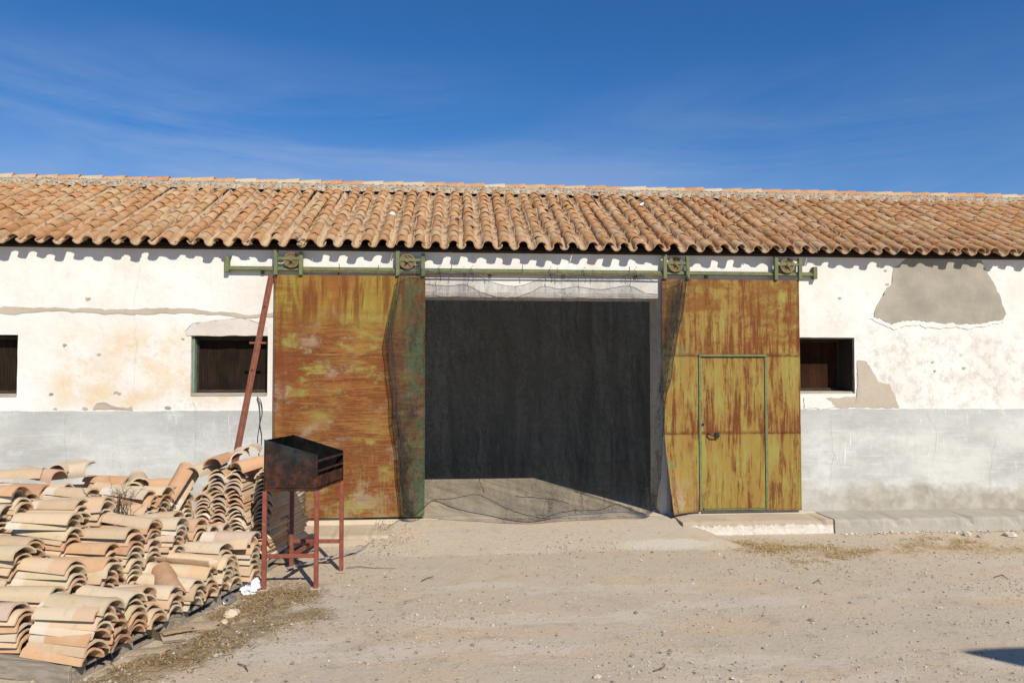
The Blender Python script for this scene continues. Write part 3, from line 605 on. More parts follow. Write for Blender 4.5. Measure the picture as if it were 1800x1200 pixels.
# roof ----------------------------------------------------------
TH = R(26.4); DS = Vector((0, -math.cos(TH), -math.sin(TH))); NRM = Vector((0, -math.sin(TH), math.cos(TH)))
EAVE = Vector((0, -0.150, EZ - 0.040)); SLOPE = 2.56
def roofslab(bm):
    for sgn in (1,):
        p = [EAVE - DS * 0.19 - NRM * 0.03, EAVE - DS * SLOPE - NRM * 0.03]
        a = [(WX0 - 0.05, q.y, q.z) for q in p] + [(WX0 - 0.05, 2 * p[1].y - p[0].y, p[0].z)]
        lo = [(x, y, z - 0.06) for x, y, z in a]
        A = [bm.verts.new(v) for v in a]; B = [bm.verts.new((WX1 + 0.05, v[1], v[2])) for v in a]; C = [bm.verts.new(v) for v in lo]; D = [bm.verts.new((WX1 + 0.05, v[1], v[2])) for v in lo]
        for k in (0, 1):
            bm.faces.new((A[k], A[k + 1], B[k + 1], B[k])); bm.faces.new((C[k], D[k], D[k + 1], C[k + 1]))
            bm.faces.new((A[k], C[k], C[k + 1], A[k + 1])); bm.faces.new((B[k], B[k + 1], D[k + 1], D[k]))
        bm.faces.new((A[0], B[0], D[0], C[0])); bm.faces.new((A[2], C[2], D[2], B[2]))
roof = sub('roof', roofslab, MT['darkwood'], house)
# eaves course: a broken strip of board and mortar between tile feet and wall
def eaves(bm):
    x = WX0
    while x < WX1:
        ln = random.uniform(0.8, 2.4); e = min(x + ln, WX1); d = random.uniform(-0.006, 0.006)
        abox(bm, x, e - 0.006, -0.016 + d * 0.5, 0.03, EZ - 0.055 + d * 0.3, EZ - 0.030); x = e
tag(sub('eaves_board', eaves, MT['darkwood'], house), None, None, None, 'stuff')

def barrel(Lt, r0, r1, th, seg, arc=R(168), seed=0, wob=0.0, rag=0.0):
    """a tapered half-pipe clay tile, long axis x, hump up, wide end at +x, feet at z = 0"""
    V, F = [], []; K = 2
    for k in range(K + 1):
        t = k / K; x = (t - 0.5) * Lt; r = r0 + (r1 - r0) * t; off = r * math.cos(arc / 2)
        for s_ in (0, 1):
            rr = r - (th if s_ else 0)
            for i in range(seg + 1):
                a = -arc / 2 + arc * i / seg
                ex = (rag * ns(i * 1.7, seed, k) if k != 1 else 0)
                V.append((x + ex, rr * math.sin(a) + wob * ns(x * 6, seed, i * 0.3), rr * math.cos(a) - off + wob * ns(x * 5, i * 0.4, seed + 3)))
    n = seg + 1; st = 2 * n
    for k in range(K):
        o_ = k * st
        for i in range(seg):
            F.append((o_ + i, o_ + i + 1, o_ + st + i + 1, o_ + st + i)); F.append((o_ + n + i + 1, o_ + n + i, o_ + st + n + i, o_ + st + n + i + 1))
        F.append((o_, o_ + st, o_ + st + n, o_ + n)); F.append((o_ + seg, o_ + n + seg, o_ + st + n + seg, o_ + st + seg))
    o_ = K * st
    for i in range(seg):
        F.append((i + 1, i, n + i, n + i + 1)); F.append((o_ + i, o_ + i + 1, o_ + n + i + 1, o_ + n + i))
    return [Vector(v) for v in V], F
def tile_mesh(name, vf, mat):
    me = bpy.data.meshes.new(name); me.from_pydata([tuple(v) for v in vf[0]], [], vf[1]); me.materials.append(mat)
    me.polygons.foreach_set('use_smooth', [True] * len(me.polygons))
    try: me.set_sharp_from_angle(angle=R(50))
    except Exception: pass
    return me
def put_obj(name, me, mtx, parent=None, tint=None):
    o = bpy.data.objects.new(name, me); col.objects.link(o)
    if parent is not None: o.parent = parent
    o.matrix_basis = mtx
    if tint: o.color = (*tint, 1)
    return o

RP = 0.187; EXPO = 0.207; NROW = 12
ROOF_COL = [(0.46, 0.225, 0.092), (0.48, 0.25, 0.105), (0.45, 0.25, 0.112), (0.42, 0.19, 0.070), (0.49, 0.30, 0.145), (0.50, 0.35, 0.19), (0.47, 0.235, 0.105), (0.51, 0.395, 0.235), (0.45, 0.24, 0.10), (0.40, 0.17, 0.065), (0.46, 0.23, 0.095), (0.47, 0.26, 0.115)]
def rtint():
    c = random.choice(ROOF_COL); f = random.uniform(0.9, 1.08); return tuple((0.52 * x + 0.48 * y) * f * 0.94 for x, y in zip(c, (0.465, 0.225, 0.088)))
cov = [barrel(0.39, 0.050, 0.062, 0.012, 7, R(178), s_, 0.004, 0.008) for s_ in range(5)]
cha = [barrel(0.39, 0.050, 0.062, 0.012, 7, R(164), s_ + 9, 0.003, 0.008) for s_ in range(4)]
cov_me = [tile_mesh('roof_tile', v, MT['rtile']) for v in cov]; cha_me = [tile_mesh('channel_tile', v, MT['rtile']) for v in cha]
def frame(xd, zd, p):
    yd = zd.cross(xd).normalized(); m = Matrix((xd, yd, zd)).transposed().to_4x4(); m.translation = p; return m
ncol = int((WX1 - WX0) / RP); cover_jobs, chan_jobs = [], []
for c in range(ncol):
    x = WX0 + (c + 0.5) * RP + random.uniform(-0.008, 0.008); lean = random.uniform(-0.012, 0.012); cx = x + RP / 2 + random.uniform(-0.01, 0.01)
    for r in range(NROW):
        s_ = r * EXPO
        for kind, xx in (('cov', cx), ('cha', x)):
            j = random.uniform(-0.022, 0.022)
            p = EAVE - DS * (s_ + 0.195 + j - (0.0 if kind == 'cov' else 0.012)); p.x = xx + lean * r * 0.3 + random.uniform(-0.006, 0.006)
            odd = random.random() < 0.018 and r > 0; j -= random.uniform(0.02, 0.07) if odd else 0
            yaw = random.gauss(0, R(7.0 if odd else 1.6)); tilt = R(3.2) + random.gauss(0, R(0.7))
            if kind == 'cov':
                p = p + NRM * (0.030 + random.uniform(0, 0.005))
                m = frame(DS, NRM, p) @ Matrix.Rotation(yaw, 4, 'Z') @ Matrix.Rotation(tilt * 0.8, 4, 'Y') @ Matrix.Rotation(random.gauss(0, R(2.5)), 4, 'X')
                m = frame(DS, NRM, p) @ Matrix.Rotation(yaw, 4, 'Z') @ Matrix.Rotation(-tilt * 0.8, 4, 'Y') @ Matrix.Rotation(random.gauss(0, R(2.5)), 4, 'X')
                cover_jobs.append((r, p.x, m, random.randrange(5)))
            else:
                p = p + NRM * (0.054)
                m = frame(-DS, -NRM, p) @ Matrix.Rotation(yaw, 4, 'Z') @ Matrix.Rotation(tilt * 0.8, 4, 'Y')
                chan_jobs.append((r, p.x, m, random.randrange(4)))
def in_frame(x, r): return abs((x - CAM.x) - 0.55) < 6.4 + r * 0.25
vis = sorted([j for j in cover_jobs if in_frame(j[1], j[0])], key=lambda j: j[0] + 0.22 * abs(j[1] + 0.3))
chosen = set(id(j) for j in vis[:300]); far = []
for j in cover_jobs:
    t_ = rtint()
    if id(j) in chosen: put_obj('roof_tile', cov_me[j[3]], j[2], roof, t_)
    else: far.append(([j[2] @ v for v in cov[j[3]][0]], cov[j[3]][1], t_))
tag(joined('roof_tile_courses', far, MT['rtilea'], roof), None, None, None, 'stuff')
far = []
for j in chan_jobs:
    t_ = rtint(); t_ = tuple(0.5 * a + 0.5 * b for a, b in zip(t_, (0.50, 0.39, 0.26)))
    if j[0] == 0 and in_frame(j[1], 0): put_obj('channel_tile', cha_me[j[3]], j[2], roof, t_)
    else: far.append(([j[2] @ v for v in cha[j[3]][0]], cha[j[3]][1], t_))
tag(joined('channel_tile_courses', far, MT['rtilea'], roof), None, None, None, 'stuff')
# mortar bed below the ridge, ridge tiles
RT = EAVE - DS * (NROW * EXPO + 0.04)
def bed(bm):
    n = int((WX1 - WX0) / 0.035); prof = [(-0.22, -0.02), (-0.17, 0.055), (-0.11, 0.09), (-0.05, 0.11), (-0.01, 0.125), (0.06, 0.14), (0.2, 0.14), (0.34, 0.11), (0.45, -0.02)]; g = []
    for i in range(n + 1):
        x = WX0 + (WX1 - WX0) * i / n; wv = 0.5 + 0.5 * math.cos(2 * math.pi * (x - WX0) / RP)
        row = []
        for k, (dy, dz) in enumerate(prof):
            e = 0.026 * ns(x * 9, k, 2) + 0.022 * ns(x * 24, k * 2, 3)
            row.append(bm.verts.new((x, RT.y + dy + (0.05 * (wv - 0.5) if k < 2 else 0) + e, RT.z + dz - 0.02 + e * 0.8)))
        g.append(row)
    for a, b in zip(g, g[1:]):
        for k in range(len(prof) - 1): bm.faces.new((a[k], b[k], b[k + 1], a[k + 1]))
sub('ridge_mortar', bed, MT['mortar'], roof)
rid = [barrel(0.40, 0.075, 0.090, 0.014, 8, R(165), s_ + 20, 0.004, 0.006) for s_ in range(3)]; rid_me = [tile_mesh('ridge_tile', v, MT['rtile']) for v in rid]
def lump(bm):
    q = WY(527, 414, -0.20)
    for k in range(5):
        vs, fs_, _ = rock((q.x + random.uniform(-0.03, 0.03), -0.19 + random.uniform(-0.03, 0.03), q.z - 0.02 * k + random.uniform(-0.015, 0.015)), random.uniform(0.025, 0.045), None, 0.8); vv = [bm.verts.new(v) for v in vs]
        for f in fs_: bm.faces.new([vv[i] for i in f])
LUMP = lump
x = WX0 + 0.15
while x < WX1 - 0.1:
    t_ = random.choice([(0.48, 0.27, 0.13), (0.51, 0.39, 0.25), (0.53, 0.42, 0.29), (0.47, 0.24, 0.11), (0.50, 0.33, 0.18), (0.46, 0.22, 0.10)])
    m = Matrix.Translation((x, RT.y + 0.13 + random.uniform(-0.012, 0.012), RT.z + 0.112 + 0.004 * ns(x * 0.8, 4) + random.uniform(-0.004, 0.004))) @ Matrix.Rotation(random.gauss(0, R(1.5)), 4, 'Z') @ Matrix.Rotation(R(-2.2) + random.gauss(0, R(0.6)), 4, 'Y')
    put_obj('ridge_tile', rid_me[random.randrange(3)], m, roof, t_); x += random.uniform(0.27, 0.30)
# crumbs of mortar and moss lodged in the channels
def rock(p, s_, tint, flat=0.6):
    q = Matrix.Rotation(random.uniform(0, 6.28), 3, 'Z') @ Matrix.Rotation(random.uniform(-0.5, 0.5), 3, 'X')
    b = [(1, 0, 0), (0.2, 0.9, 0.1), (-0.9, 0.2, 0), (-0.1, -0.8, 0.05), (0.1, 0.1, 0.8), (0, 0, -0.5)]
    vs = [Vector(p) + q @ Vector((x * random.uniform(0.7, 1.2), y * random.uniform(0.7, 1.2), z * flat * random.uniform(0.7, 1.2))) * s_ for x, y, z in b]
    return vs, [(0, 1, 4), (1, 2, 4), (2, 3, 4), (3, 0, 4), (1, 0, 5), (2, 1, 5), (3, 2, 5), (0, 3, 5)], tint
sub('mortar_lump', LUMP, MT['mortar'], roof)
deb = []
for k in range(2600):
    c = random.randrange(ncol); x = WX0 + (c + 0.5) * RP + random.uniform(-0.055, 0.055); s_ = random.uniform(0.0, NROW * EXPO)
    if random.random() < 0.35: s_ *= random.random()
    p = EAVE - DS * s_ + NRM * random.uniform(0.012, 0.04); p.x = x
    deb.append(rock(p, random.uniform(0.006, 0.02), random.choice([(0.45, 0.36, 0.24), (0.36, 0.27, 0.17), (0.52, 0.45, 0.33), (0.2, 0.14, 0.09)])))
for k in range(2200):
    x = random.uniform(WX0, WX1); t_ = random.random(); deb.append(rock((x, RT.y - 0.20 + 0.2 * t_, RT.z + 0.01 + 0.105 * t_), random.uniform(0.008, 0.026), random.choice([(0.50, 0.40, 0.28), (0.60, 0.53, 0.42), (0.30, 0.21, 0.13), (0.44, 0.30, 0.19)])))
tag(joined('roof_debris', deb, MT['grit'], roof, False), None, None, None, 'stuff')

# door rail, fixed to the wall
RY = -0.036
def railf(bm):
    a = WY(398, 468, RY); b = WY(1433, 479, RY)
    abox(bm, a.x, b.x, RY - 0.028, RY + 0.02, 2.648, 2.672); abox(bm, a.x, b.x, RY - 0.010, RY + 0.004, 2.672, 2.690)
    for x in [a.x + 0.35 + k * 0.81 for k in range(8)]: abox(bm, x, x + 0.035, RY + 0.02, 0.01, 2.60, 2.66)
rail = sub('door_rail', railf, MT['green'], house, 0.002)
for px in (400, 1431):
    q = WY(px, 468, RY); sub('end_stop', lambda bm: abox(bm, q.x - 0.022, q.x + 0.022, RY - 0.034, RY + 0.026, 2.615 if px > 900 else 2.625, 2.79 if px < 900 else 2.75), MT['green'], rail, 0.002)
def rod(bm):
    a = WY(534, 474, RY); b = WY(1165, 482, RY); pts = [(a.x + (b.x - a.x) * i / 30, RY - 0.035, 2.635 + 0.006 * ns(i * 0.4, 2)) for i in range(31)]
    tube(bm, pts, 0.008, 6)
    for k in range(3, 30, 3): abar(bm, (pts[k][0], RY - 0.035, 2.60), (pts[k][0] + random.uniform(-0.02, 0.02), RY - 0.03, 2.70 + random.uniform(-0.02, 0.04)), 0.006, 0.006)
sub('net_rod', rod, MT['wheel'], rail)

# ------------------------------------------------------------------ SLIDING DOORS
DY = -0.068                                             # front face of the door leaves
def plate(name, outline, parent, mat, seed, bulge=0.006, y=DY, th=0.004, kick=0.0):
    """a steel sheet cut to an outline (x, z), gently dented"""
    x0, x1 = min(p[0] for p in outline), max(p[0] for p in outline); z0, z1 = min(p[1] for p in outline), max(p[1] for p in outline)
    NX, NZ = max(4, int((x1 - x0) / 0.06)), max(4, int((z1 - z0) / 0.06))
    def edge(z, side):                                   # outline is a quad: lb, rb, rt, lt
        lb, rb, rt, lt = outline; t = (z - z0) / (z1 - z0)
        a, b = (lb, lt) if side == 0 else (rb, rt); return a[0] + (b[0] - a[0]) * t
    bm = bmesh.new(); g, g2 = [], []
    for k in range(NZ + 1):
        z = z0 + (z1 - z0) * k / NZ; xa, xb = edge(z, 0), edge(z, 1); r1, r2 = [], []
        for i in range(NX + 1):
            x = xa + (xb - xa) * i / NX; rim = min(i, NX - i, k, NZ - k) / 3.0; d = bulge * ns(x * 1.9, z * 1.9, seed) * min(1, rim) + 0.002 * ns(x * 6, z * 6, seed) - kick * (1 - i / NX) ** 1.6 * (1 - k / NZ) ** 1.4
            r1.append(bm.verts.new((x, y + d, z))); r2.append(bm.verts.new((x, y + d + th, z)))
        g.append(r1); g2.append(r2)
    for k in range(NZ):
        for i in range(NX): bm.faces.new((g[k][i], g[k][i + 1], g[k + 1][i + 1], g[k + 1][i])); bm.faces.new((g2[k][i + 1], g2[k][i], g2[k + 1][i], g2[k + 1][i + 1]))
    loop = [(0, i) for i in range(NX + 1)] + [(k, NX) for k in range(1, NZ + 1)] + [(NZ, i) for i in range(NX - 1, -1, -1)] + [(k, 0) for k in range(NZ - 1, 0, -1)]
    for q, (a, b) in enumerate(loop):
        c, d = loop[(q + 1) % len(loop)]; bm.faces.new((g[a][b], g2[a][b], g2[c][d], g[c][d]))
    return bobj(name, bm, mat, parent, False)
def wheelf(bm, c):
    n = 28; prof = [(0.085, -0.016), (0.085, -0.010), (0.070, -0.004), (0.070, 0.004), (0.085, 0.010), (0.085, 0.016), (0.060, 0.016), (0.060, 0.006), (0.024, 0.006), (0.024, 0.02), (0.0, 0.02)]
    prof = [(0.0, -0.024), (0.022, -0.024), (0.024, -0.008), (0.060, -0.008), (0.062, -0.016)] + prof
    rings = [[bm.verts.new((c.x + r * math.cos(2 * math.pi * k / n), c.y + y, c.z + r * math.sin(2 * math.pi * k / n))) for k in range(n)] for r, y in prof]
    for a, b in zip(rings, rings[1:]):
        for k in range(n): bm.faces.new((a[k], a[(k + 1) % n], b[(k + 1) % n], b[k]))
    bmesh.ops.remove_doubles(bm, verts=bm.verts, dist=1e-5)
    for k in range(5):
        a = 2 * math.pi * k / 5 + 0.3; abar(bm, (c.x + 0.02 * math.cos(a), c.y - 0.012, c.z + 0.02 * math.sin(a)), (c.x + 0.062 * math.cos(a), c.y - 0.012, c.z + 0.062 * math.sin(a)), 0.014, 0.01)
def hanger(px0, px1, wpx, door):
    a = WY(px0, 460, DY).x; b = WY(px1, 460, DY).x; zb, zt = 2.595, 2.845
    def hf(bm):
        for x, e in ((a, 0.018), (b - 0.04, 0.0)): abox(bm, x, x + 0.04, DY - 0.03, DY + 0.012, zb, zt + e)
        abox(bm, a + 0.04, b - 0.04, DY - 0.024, DY + 0.006, 2.755, 2.785)
    h = sub('hanger', hf, MT['green'], door, 0.003)
    cx = WY(wpx, 460, DY).x; wh = sub('wheel', lambda bm: wheelf(bm, Vector((cx, DY - 0.004, 2.758))), MT['wheel'], h)
    sub('bolt', lambda bm: (tube(bm, [(cx, DY - 0.05, 2.758), (cx, DY + 0.02, 2.758)], 0.016, 8)), MT['green'], h)
ZS = (0.028, 0.885, 1.742, 2.600)
xl0, xl1 = -2.532, -0.945
ld = empty('sliding_door', (xl0, DY, 0), 'rusty mustard sheet steel sliding door with horizontal rust smears, left of the doorway', 'sliding door', 'steel sliding doors on the rail')
ld_m = ld
def adopt(o, root): o.parent = root; o.matrix_parent_inverse = Matrix.Translation(-root.location); return o
g_ = 0.0025
for k in range(3): adopt(plate('sheet', [(xl0 + 0.012, ZS[k] + 0.0008), (xl1 - 0.012, ZS[k] + 0.0008), (xl1 - 0.012, ZS[k + 1] - 0.0008), (xl0 + 0.012, ZS[k + 1] - 0.0008)], None, MT['rustL'], k * 3.1), ld)
def ldf(bm):
    abox(bm, xl0, xl0 + 0.010, DY - 0.003, DY + 0.045, ZS[0], ZS[3]); abox(bm, xl1 - 0.010, xl1, DY - 0.003, DY + 0.045, ZS[0], ZS[3])
    abox(bm, xl0 + 0.012, xl1 - 0.012, DY + 0.012, DY + 0.04, ZS[0] - 0.006, ZS[3] - 0.004)
adopt(sub('frame', ldf, MT['rustL'], None), ld)
class _H: pass
for a, b, wq in ((482, 533, 513), (696, 747, 716)):
    n0 = set(o.name for o in col.objects); hanger(a, b, wq, None)
    for o in [o for o in col.objects if o.name not in n0 and o.parent is None]: adopt(o, ld)
xr0, xr1 = 1.657, 3.236
rd_ = empty('sliding_door', (xr0, DY, 0), 'yellow-green sliding door streaked with rust drips, with a small wicket door in it', 'sliding door', 'steel sliding doors on the rail')
wx0, wx1, wz0, wz1 = 2.098, 2.818, 0.062, 1.730
Q = lambda a, b, c, d: [(a, c), (b, c), (b, d), (a, d)]
adopt(plate('sheet', Q(xr0 + 0.004, xr1 - 0.012, ZS[2] + 0.002, ZS[3] - g_), None, MT['rustR'], 1.0), rd_)
adopt(plate('sheet', [(xr0 + 0.022, ZS[1] + g_), (wx0 - 0.034, ZS[1] + g_), (wx0 - 0.034, ZS[2] - g_), (xr0 + 0.006, ZS[2] - g_)], None, MT['rustR'], 2.0), rd_)
adopt(plate('sheet', [(xr0 + 0.07, ZS[0] + g_), (wx0 - 0.034, ZS[0] + g_), (wx0 - 0.034, ZS[1] - g_), (xr0 + 0.023, ZS[1] - g_)], None, MT['rustR'], 3.0, 0.012, kick=0.18), rd_)
adopt(plate('sheet', Q(wx1 + 0.034, xr1 - 0.012, ZS[1] + g_, ZS[2] - g_), None, MT['rustR'], 4.0), rd_)
adopt(plate('sheet', Q(wx1 + 0.034, xr1 - 0.012, ZS[0] + g_, ZS[1] - g_), None, MT['rustR'], 5.0), rd_)
adopt(plate('sheet', Q(wx0 - 0.03, wx1 + 0.03, ZS[0] + g_, wz0 - 0.022), None, MT['rustR'], 6.0, 0.0), rd_)
def rdf(bm):
    abox(bm, xr1 - 0.010, xr1, DY - 0.003, DY + 0.045, ZS[0], ZS[3])
    for x0, x1, z0, z1 in ((xr0 + 0.10, wx0 - 0.035, ZS[0], ZS[2]), (wx1 + 0.035, xr1 - 0.012, ZS[0], ZS[2]), (xr0 + 0.01, xr1 - 0.012, ZS[2], ZS[3] - 0.004)): abox(bm, x0, x1, DY + 0.014, DY + 0.045, z0, z1)
adopt(sub('frame', rdf, MT['rustR'], None), rd_)
adopt(sub('jamb_strip', lambda bm: abox(bm, wx0 - 0.030, wx0 - 0.004, DY - 0.014, DY + 0.03, wz0 - 0.02, wz1 + 0.004), MT['green'], None, 0.002), rd_)
adopt(sub('jamb_strip', lambda bm: abox(bm, wx1 + 0.004, wx1 + 0.030, DY - 0.014, DY + 0.03, wz0 - 0.02, wz1 + 0.004), MT['green'], None, 0.002), rd_)
adopt(sub('jamb_strip', lambda bm: abox(bm, wx0 - 0.030, wx1 + 0.030, DY - 0.022, DY + 0.03, wz1 + 0.006, wz1 + 0.030), MT['green'], None, 0.002), rd_)
adopt(sub('jamb_strip', lambda bm: abox(bm, wx0 + 0.02, wx1 + 0.03, DY - 0.012, DY + 0.02, wz0 - 0.018, wz0 - 0.004), MT['green'], None, 0.002), rd_)
wk = adopt(plate('wicket_door', Q(wx0, wx1, ZS[1] + 0.0015, wz1), None, MT['rustR'], 7.0, 0.004), rd_)
for nm, o in (('sheet', plate('lower_sheet', Q(wx0, wx1, wz0, ZS[1] - 0.0015), wk, MT['rustR'], 8.0, 0.004)),): o.matrix_parent_inverse = wk.matrix_parent_inverse.inverted() @ Matrix.Translation((0, 0, 0)) if False else Matrix.Identity(4)
def handlef(bm):
    tube(bm, [(wx0 + 0.07, DY - 0.002, 0.885), (wx0 + 0.07, DY - 0.04, 0.885), (wx0 + 0.11, DY - 0.05, 0.865), (wx0 + 0.19, DY - 0.05, 0.862)], 0.008, 6); abox(bm, wx0 + 0.15, wx0 + 0.19, DY - 0.03, DY - 0.001, 0.855, 0.895)
    tube(bm, [(wx0 + 0.17, DY - 0.03, 0.87), (wx0 + 0.18, DY - 0.03, 0.83)], 0.005, 5)
sub('handle', handlef, MT['cord'], wk)
sub('keyhole', lambda bm: tube(bm, [(wx0 + 0.016, DY - 0.006, 0.985), (wx0 + 0.016, DY + 0.002, 0.985)], 0.016, 10), MT['cord'], wk)
for a, b, wq in ((1165, 1211, 1187), (1360, 1408, 1383)):
    n0 = set(o.name for o in col.objects); hanger(a, b, wq, None)
    for o in [o for o in col.objects if o.name not in n0 and o.parent is None]: adopt(o, rd_)

# ------------------------------------------------------------------ SHADE NET across the doorway
def spline(pts, t):
    n = len(pts) - 1; f = min(max(t, 0), 1) * n; i = min(int(f), n - 1); u = f - i
    p0, p1, p2, p3 = pts[max(i - 1, 0)], pts[i], pts[i + 1], pts[min(i + 2, n)]
    return tuple(0.5 * ((2 * b) + (-a + c) * u + (2 * a - 5 * b + 4 * c - d) * u * u + (-a + 3 * b - 3 * c + d) * u ** 3) for a, b, c, d in zip(p0, p1, p2, p3))
net = empty('shade_net', (0.3, -0.2, 0), 'black shade netting hung across the open doorway, bunched over the left door', 'netting')
top = [(700, 483), (716, 474), (735, 471), (760, 477), (795, 480), (829, 479), (862, 495), (905, 503), (940, 494), (967, 481), (996, 486), (1026, 482), (1070, 487), (1118, 481), (1150, 494), (1180, 496), (1208, 485)]
bot = [(712, 905), (728, 906), (744, 893), (762, 880), (790, 890), (822, 899), (860, 906), (895, 914), (935, 917), (975, 910), (1010, 905), (1050, 903), (1085, 900), (1110, 902), (1130, 905), (1142, 903), (1152, 896)]
lef = [(700, 483), (695, 510), (688, 540), (683, 568), (680, 596), (682, 625), (686, 655), (689, 690), (693, 730), (696, 775), (701, 820), (704, 850), (707, 880), (709, 895), (712, 905)]
rig = [(1208, 485), (1197, 560), (1183, 640), (1169, 720), (1163, 800), (1159, 850), (1152, 896)]
def net_pt(u, v):
    a, b, c, d = spline(top, u), spline(bot, u), spline(lef, v), spline(rig, v)
    P = []
    for k in (0, 1):
        P.append((1 - v) * a[k] + v * b[k] + (1 - u) * c[k] + u * d[k] - ((1 - u) * (1 - v) * top[0][k] + u * (1 - v) * top[-1][k] + (1 - u) * v * bot[0][k] + u * v * bot[-1][k]))
    wob_ = max(0, 1 - u / 0.12); P = [P[0] + wob_ * (5 * ns(v * 5, 3) + 3 * ns(v * 13, 7)) * math.sin(math.pi * v), P[1]]; wob_ = max(0, (u - 0.9) / 0.1); P = [P[0] + wob_ * (5 * ns(v * 5, 13) + 3 * ns(v * 12, 17)) * math.sin(math.pi * v), P[1]]
    y = -0.135 - 0.03 * v
    if v > 0.86: y -= ((v - 0.86) / 0.14) ** 1.6 * 0.13 * math.sin(math.pi * min(1, max(0, u))) ** 0.7
    return P[0], P[1], y
def net_grid(u0, u1, v0, v1, NU, NV, lift=0.0, seed=0.0, fold=1.0):
    V = []
    for j in range(NV + 1):
        for i in range(NU + 1):
            u = u0 + (u1 - u0) * i / NU; v = v0 + (v1 - v0) * j / NV; px, py, y = net_pt(u, v)
            soft = math.sin(math.pi * min(1, v * 1.05)) ** 0.5 if 0 < v < 0.95 else 0.25
            y += fold * soft * (0.042 * ns(px * 0.026 + 0.5 * ns(v * 4, seed), v * 1.1, seed) + 0.024 * ns(px * 0.075, v * 2.6, seed + 3) + 0.016 * (0.5 - abs(ns(px * 0.06, v * 11, seed + 5))) + 0.014 * ns(px * 0.16, v * 20, seed + 8) + 0.007 * ns(px * 0.10, v * 44, seed + 2)) - lift
            if px < 750: y -= 0.035
            y = min(y, -0.098 if (px < 752 or px > 1160) else -0.05)
            p = WY(px, py, y)
            fl = ramp_z(p.x, p.y) + 0.012
            if p.z < fl: p.z = fl + 0.004 * abs(ns(p.x * 30, p.y * 30))
            V.append(tuple(p))
    F = [(j * (NU + 1) + i, j * (NU + 1) + i + 1, (j + 1) * (NU + 1) + i + 1, (j + 1) * (NU + 1) + i) for j in range(NV) for i in range(NU)]
    return V, F
def net_obj(name, *a, **k):
    V, F = net_grid(*a, **k); me = bpy.data.meshes.new(name); me.from_pydata(V, [], F); return adopt(link(name, me, MT['net'], None, True), net)
net_obj('net_sheet', 0, 1, 0, 1, 300, 240)
net_obj('net_fold', 0.0, 0.05, 0.03, 0.985, 12, 110, lift=0.014, seed=4.0, fold=1.4)
net_obj('net_fold', 0.02, 0.032, 0.10, 0.97, 4, 90, lift=0.026, seed=7.0, fold=1.4)
net_obj('net_fold', 0.945, 1.0, 0.04, 0.97, 10, 90, lift=0.016, seed=9.0, fold=1.2)
net_obj('net_fold', 0.90, 0.992, 0.86, 0.985, 16, 24, lift=0.03, seed=12.0, fold=2.0)
def edge_cord(pts_uv, r, mat, lift=0.006):
    pts = []
    for u, v in pts_uv:
        px, py, y = net_pt(u, v); y = y - lift - (0.035 if px < 750 else 0); p = WY(px, py, y); fl = ramp_z(p.x, p.y) + 0.016; p.z = max(p.z, fl); pts.append(p)
    bm = bmesh.new(); tube(bm, pts, r, 5); return adopt(bobj('hem_crease_cord', bm, mat, None, True), net)
net_obj('net_fold', 0.87, 0.995, 0.82, 0.99, 24, 30, lift=0.045, seed=21.0, fold=3.0)
net_obj('net_fold', 0.92, 0.98, 0.70, 0.985, 10, 50, lift=0.025, seed=23.0, fold=2.5)
net_obj('net_fold', 0.0, 0.07, 0.86, 0.99, 16, 30, lift=0.05, seed=25.0, fold=3.0)
edge_cord([(0, k / 60) for k in range(61)], 0.0035, MT['cord']); edge_cord([(0.03 + 0.008 * math.sin(k * 0.09), 0.05 + 0.92 * k / 60) for k in range(61)], 0.003, MT['cord'], 0.03)
edge_cord([(1, k / 60) for k in range(61)], 0.004, MT['cord']); edge_cord([(k / 120, 0.001) for k in range(121)], 0.0025, MT['bluecord'])
edge_cord([(0.02 + 0.53 * k / 60, 0.998) for k in range(61)], 0.0045, MT['cord']); edge_cord([(0.55 + 0.44 * k / 60, 0.997) for k in range(61)], 0.004, MT['bluecord'])
def ripple():                                            # dark of a net crease drawn as black cord, plus hem folds on sill
    bm = bmesh.new()
    for path in ([(838, 742), (846, 770), (841, 800), (848, 826), (843, 842), (852, 866)], [(757, 878), (800, 875), (835, 869), (862, 878), (890, 893), (930, 906), (960, 911)], [(960, 908), (1000, 898), (1050, 896), (1085, 886), (1105, 894), (1135, 904)], [(905, 872), (960, 876), (1000, 884)]):
        pts = []
        for i in range(41):
            px, py = spline(path, i / 40); p = WY(px + (4 * ns(i * 0.9, px) if path[0][1] < 800 else 0), py + 1.5 * ns(i * 0.5, px), -0.20); p.z = max(p.z, ramp_z(p.x, p.y) + 0.016); pts.append(p)
        tube(bm, pts, 0.0035, 5)
    return adopt(bobj('hem_crease_cord', bm, MT['cord'], None, True), net)
ripple()
for px, py in ((829, 479), (967, 481), (1026, 482), (1118, 481), (735, 471), (1208, 485), (772, 478)):
    q = WY(px, py, -0.115); bm = bmesh.new()
    tube(bm, [q + Vector((0, 0, -0.02)), q + Vector((0.008, 0.02, 0.02)), q + Vector((-0.01, 0.03, 0.05)), q + Vector((0.012, 0.01, 0.075))], 0.004, 5); tube(bm, [q, q + Vector((0.02, -0.01, -0.05)), q + Vector((0.012, 0.0, -0.10))], 0.003, 5)
    adopt(bobj('tie', bm, MT['cord'], None), net)

